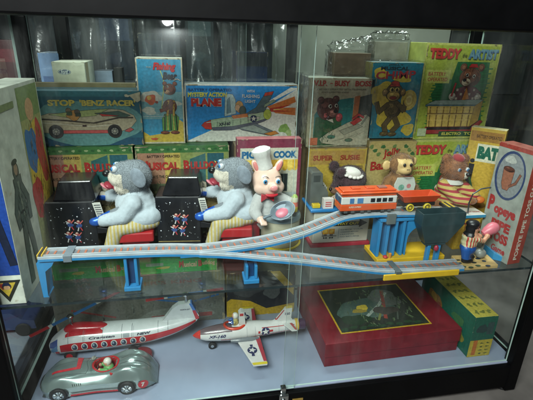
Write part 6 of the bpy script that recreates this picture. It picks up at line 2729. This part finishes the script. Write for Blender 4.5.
b.build('printed_markings', jb, fix=False)
b = MB()
jl.text(b, 'XF-160', .028, .073, -.02, .36, NAV, .04, .25)
b.build('lettering', jb, fix=False)
# engine
b = MB()
EM = Matrix.Translation((.262, JY, JZ + .005)) @ Matrix.Rotation(PI / 2, 4, 'Y')
b.lathe([(.0148, -.001), (.0165, 0), (.0165, .008), (.0142, .009)], tin((196, 160, 50)), 28, EM)
b.lathe([(.0140, .009), (.0145, .026), (.0125, .028), (.011, .020), (.0, .018)], [tin((60, 34, 60)), tin((60, 34, 60)), tin((40, 20, 34)), tin((30, 16, 24))], 28, EM)
b.build('engine_nozzle', jt)
# cockpit ring, seat, pilot, canopy
b = MB()
ox, oz = .098, JZ + .0235
b.tube([(ox + .027 * math.cos(t), JY + .0165 * math.sin(t), oz + .0015 - .004 * abs(math.sin(t))) for t in [2 * PI * k / 28 for k in range(29)]], .0038, tin((196, 60, 36)), 10, cap=False)
b.lathe([(1, 0), (.0, .0001)], plastic((60, 50, 50)), 24, Matrix.Translation((ox, JY, oz - .0005)) @ Matrix.Scale(.026, 4, (1, 0, 0)) @ Matrix.Scale(.015, 4, (0, 1, 0)))
b.build('cockpit_ring', jt)
b = MB()
b.prism([(ox + .010, oz), (ox + .028, oz), (ox + .024, oz + .040), (ox + .016, oz + .043), (ox + .010, oz + .036)], JY - .009, JY + .009, tin((196, 196, 190)))
b.box(ox + .012, ox + .022, JY - .0094, JY - .0088, oz + .030, oz + .038, JR)
b.build('headrest', jt, bevel=.002)


def jpick(c):
    if c.z > oz + .021:
        return plastic((206, 204, 196)) if c.x > ox - .004 else SKIN
    return plastic((70, 100, 160)) if c.x < ox - .004 else plastic((190, 176, 110))


blob('pilot', [('e', (ox + .001, JY, oz + .027), (.0085, .008, .009)), ('c', (ox + .001, JY, oz + .02), .006, (ox, JY, oz + .006), .010), ('c', (ox - .002, JY - .010, oz + .012), .004, (ox - .014, JY - .006, oz + .010), .0035), ('c', (ox - .002, JY + .010, oz + .012), .004, (ox - .014, JY + .006, oz + .010), .0035)], jt, jpick, vox=.0015, sm=2)
b = MB()
V = []
n1, n2 = 12, 16
for i in range(n1 + 1):
    ph_ = PI * i / n1
    for k in range(n2 + 1):
        t = PI * k / n2
        x_ = ox - .006 - .024 * math.cos(ph_) * 1.0
        r_ = .017 * math.sin(ph_)**.7
        V.append((x_, JY + r_ * math.cos(t), oz + .002 + 1.15 * r_ * math.sin(t)))
F = [(i * (n2 + 1) + k, (i + 1) * (n2 + 1) + k, (i + 1) * (n2 + 1) + k + 1, i * (n2 + 1) + k + 1) for i in range(int(n1 * .66)) for k in range(n2)]
b.add(V, F, WINDSHIELD, True)
b.build('canopy', jt, fix=False)
# tail fin and tailplanes
b = MB()
b.prism([(.190, JZ + .019), (.206, JZ + .026), (.233, JZ + .064), (.252, JZ + .066), (.250, JZ + .030), (.258, JZ + .018)], JY - .0025, JY + .0025, JW)
fn_ = b.build('tail_fin', jt, bevel=.0015)
b = MB()
b.prism([(.2335, JZ + .0605), (.2340, JZ + .0648), (.2515, JZ + .0664), (.2517, JZ + .0618)], JY - .0029, JY + .0029, tin((196, 170, 60)))
b.prism([(.207, JZ + .0275), (.228, JZ + .056), (.231, JZ + .056), (.211, JZ + .0275)], JY - .0028, JY + .0028, JR)
b.build('fin_stripe', fn_)
b = MB()
V, F = text_geo('160', .03, 0)
b.add([(.2325 + .014 * u, JY - .0029, JZ + .040 + .008 * v) for u, v in V], F, NAV)
b.build('fin_number', fn_, fix=False)


def flat_wing(name, root_a, root_b, tip_b, tip_a, z0, z1, th, m, par):
    b = MB()
    P4 = [Vector((*root_a, z0)), Vector((*root_b, z0)), Vector((*tip_b, z1)), Vector((*tip_a, z1))]
    b.hexa([p - Vector((0, 0, th / 2)) for p in P4] + [p + Vector((0, 0, th / 2)) for p in P4], m)
    return b.build(name, par, bevel=th * .35), P4, th


def wing_patch(b, P4, th, u0, u1, v0, v1, m, k=1, pts=None):
    def q(u, v):
        return P4[0].lerp(P4[1], u).lerp(P4[3].lerp(P4[2], u), v) + Vector((0, 0, th / 2 + .0004 * k))
    if pts:
        b.add([q(*p) for p in pts], [tuple(t) for t in tessellate_polygon([[Vector((p[0], p[1], 0)) for p in pts]])], m)
    else:
        b.add([q(u0, v0), q(u1, v0), q(u1, v1), q(u0, v1)], [(0, 1, 2, 3)], m)


for s_ in (-1, 1):
    wg_, P4, th_w = flat_wing('wing', (.098, JY + s_ * .018), (.162, JY + s_ * .018), (.166, JY + s_ * .118), (.131, JY + s_ * .118), .037, .033, .005, JW, jt)
    b = MB()
    wing_patch(b, P4, th_w, .80, 1.0, .06, .90, tin((160, 60, 70)))
    wing_patch(b, P4, th_w, 0, 1, .92, 1.0, tin((200, 180, 50)), 2)
    c_ = P4[0].lerp(P4[1], .42).lerp(P4[3].lerp(P4[2], .42), .50) + Vector((0, 0, th_w / 2 + .0008))
    for rr, m_, st_, dz in ((.0125, NAV, False, 0), (.0105, ink((206, 206, 200)), True, .0005)):
        n_ = 10 if st_ else 24
        ring = [c_ + Vector((rr * (1 if not st_ or k % 2 == 0 else .42) * math.cos(2 * PI * k / n_), rr * (1 if not st_ or k % 2 == 0 else .42) * math.sin(2 * PI * k / n_), dz)) for k in range(n_)]
        b.add([c_ + Vector((0, 0, dz))] + ring, [(0, 1 + k, 1 + (k + 1) % n_) for k in range(n_)], m_)
    for d_ in (-1, 1):
        b.add([c_ + Vector((-.003, d_ * .0128, .0002)), c_ + Vector((.003, d_ * .0128, .0002)), c_ + Vector((.004, d_ * .021, .0002)), c_ + Vector((-.004, d_ * .021, .0002))], [(0, 1, 2, 3)], NAV)
    b.build('printed_markings', wg_, fix=False)
    tw_, P4, th_w = flat_wing('tailplane', (.224, JY + s_ * .013), (.250, JY + s_ * .013), (.256, JY + s_ * .048), (.242, JY + s_ * .048), JZ + .020, JZ + .022, .0035, JW, jt)
    b = MB()
    wing_patch(b, P4, th_w, .7, 1, .05, .95, JR)
    b.build('tailplane_stripe', tw_, fix=False)
b = MB()
for s_ in (-1,):
    b.tube([(.085, JY - .027, .040), (.10, JY - .029, .041), (.14, JY - .029, .041), (.158, JY - .026, .040)], [.004, .006, .006, .003], JG, 14)
b.tube([(.085, JY + .027, .040), (.10, JY + .029, .041), (.14, JY + .029, .041), (.158, JY + .026, .040)], [.004, .006, .006, .003], JG, 14)
b.build('wing_fairing', jt)
for x_, y_, r_ in ((.038, JY - .004, .0105), (.158, JY - .040, .0125), (.158, JY + .040, .0125)):
    b = MB()
    b.lathe([(.0, -.0035), (r_ * .8, -.0035), (r_, -.002), (r_, .002), (r_ * .8, .0035), (.0, .0035)], RUBBER, 22, Matrix.Translation((x_, y_, r_ + .0006)) @ Matrix.Rotation(PI / 2, 4, 'X'))
    wl_ = b.build('wheel', jt)
    b = MB()
    b.tube([(x_, y_ + .005, r_), (x_, y_ + .005, .034)], .0016, CHROME, 8)
    b.lathe([(.0, .0037), (r_ * .4, .0037), (r_ * .45, .003)], CHROME, 14, Matrix.Translation((x_, y_, r_ + .0006)) @ Matrix.Rotation(PI / 2, 4, 'X'))
    b.build('wheel_strut', wl_)

# dark toy car beyond the left side glass
nb = thing('toy_car', 'dark blue toy car beyond the left side glass', 'toy car', (-.52, .33, 0))
b = MB()
cc = [(-.60, .020), (-.60, .045), (-.57, .052), (-.55, .072), (-.49, .074), (-.465, .052), (-.435, .046), (-.432, .020)]
b.prism([(x - .0, z) for x, z in cc], .29, .37, mat((36, 50, 90), rough=.3, coat=.3))
nbb = b.build('car_body', nb, bevel=.006, seg=3)
for x_ in (-.57, -.465):
    for y_ in (.288, .372):
        b = MB()
        b.lathe([(.0, -.004), (.018, -.004), (.020, 0), (.018, .004), (.0, .004)], RUBBER, 20, Matrix.Translation((x_, y_, .0205)) @ Matrix.Rotation(PI / 2, 4, 'X'))
        b.build('wheel', nb)
sb_ = thing('side_table', 'low pale grey table standing left of the glass cabinet', 'table', (-.7, .3, -.091))
b = MB()
b.box(-1.05, -.450, -.05, .75, -.03, 0, mat((120, 130, 140), rough=.4, var=.1, scale=10))
b.build('table_top', sb_, bevel=.003)
for x_ in (-1.02, -.49):
    for y_ in (-.02, .72):
        b = MB()
        b.box(x_ - .02, x_ + .02, y_ - .02, y_ + .02, -.0905, -.0302, BLACK)
        b.build('leg', sb_, bevel=.002)
# ------------------------------------------------------------------- light
wd = bpy.data.worlds.new('World')
sc.world = wd
wd.use_nodes = True
bg = wd.node_tree.nodes['Background']
bg.inputs['Color'].default_value = (.62, .78, .80, 1)
bg.inputs['Strength'].default_value = .05


def lamp(name, loc, aim, size, size_y, power, col):
    l = bpy.data.lights.new(name, 'AREA')
    l.shape = 'DISK' if name == 'spot_lamp' else 'RECTANGLE'
    l.size = size
    l.size_y = size_y
    l.energy = power
    l.color = col
    l.spread = R(120) if name == 'ceiling_lamp' else R(180)
    o = bpy.data.objects.new(name, l)
    COL.objects.link(o)
    o.location = loc
    o.rotation_euler = (Vector(aim) - Vector(loc)).to_track_quat('-Z', 'Y').to_euler()
    return o


lamp('ceiling_lamp', (-.60, -1.15, 1.75), (.08, .3, .62), 1.0, .6, 36, (.95, 1, .97))
lamp('ceiling_lamp', (.3, .9, 2.5), (.2, .3, .6), 1.2, .4, 26, (.92, 1, .98))
# small bright ceiling spot behind the viewer; the cabinet's back pane mirrors it near the top left
_p = at(172, 24, Y=YB + .004)
_d = _p - CAM_LOC
_t = (_p.y + 1.6) / _d.y
_s = Vector((_p.x + _d.x * _t, -1.6, _p.z + _d.z * _t))
lamp('spot_lamp', _s, _p, .05, .05, 2.2, (.95, .98, 1))
sc.view_settings.view_transform = 'Standard'
sc.view_settings.look = 'None'
sc.view_settings.exposure = 0
sc.view_settings.gamma = 1
sc.cycles.max_bounces = 8
sc.cycles.transparent_max_bounces = 32
sc.cycles.caustics_reflective = False
sc.cycles.caustics_refractive = False
sc.cycles.use_denoising = True
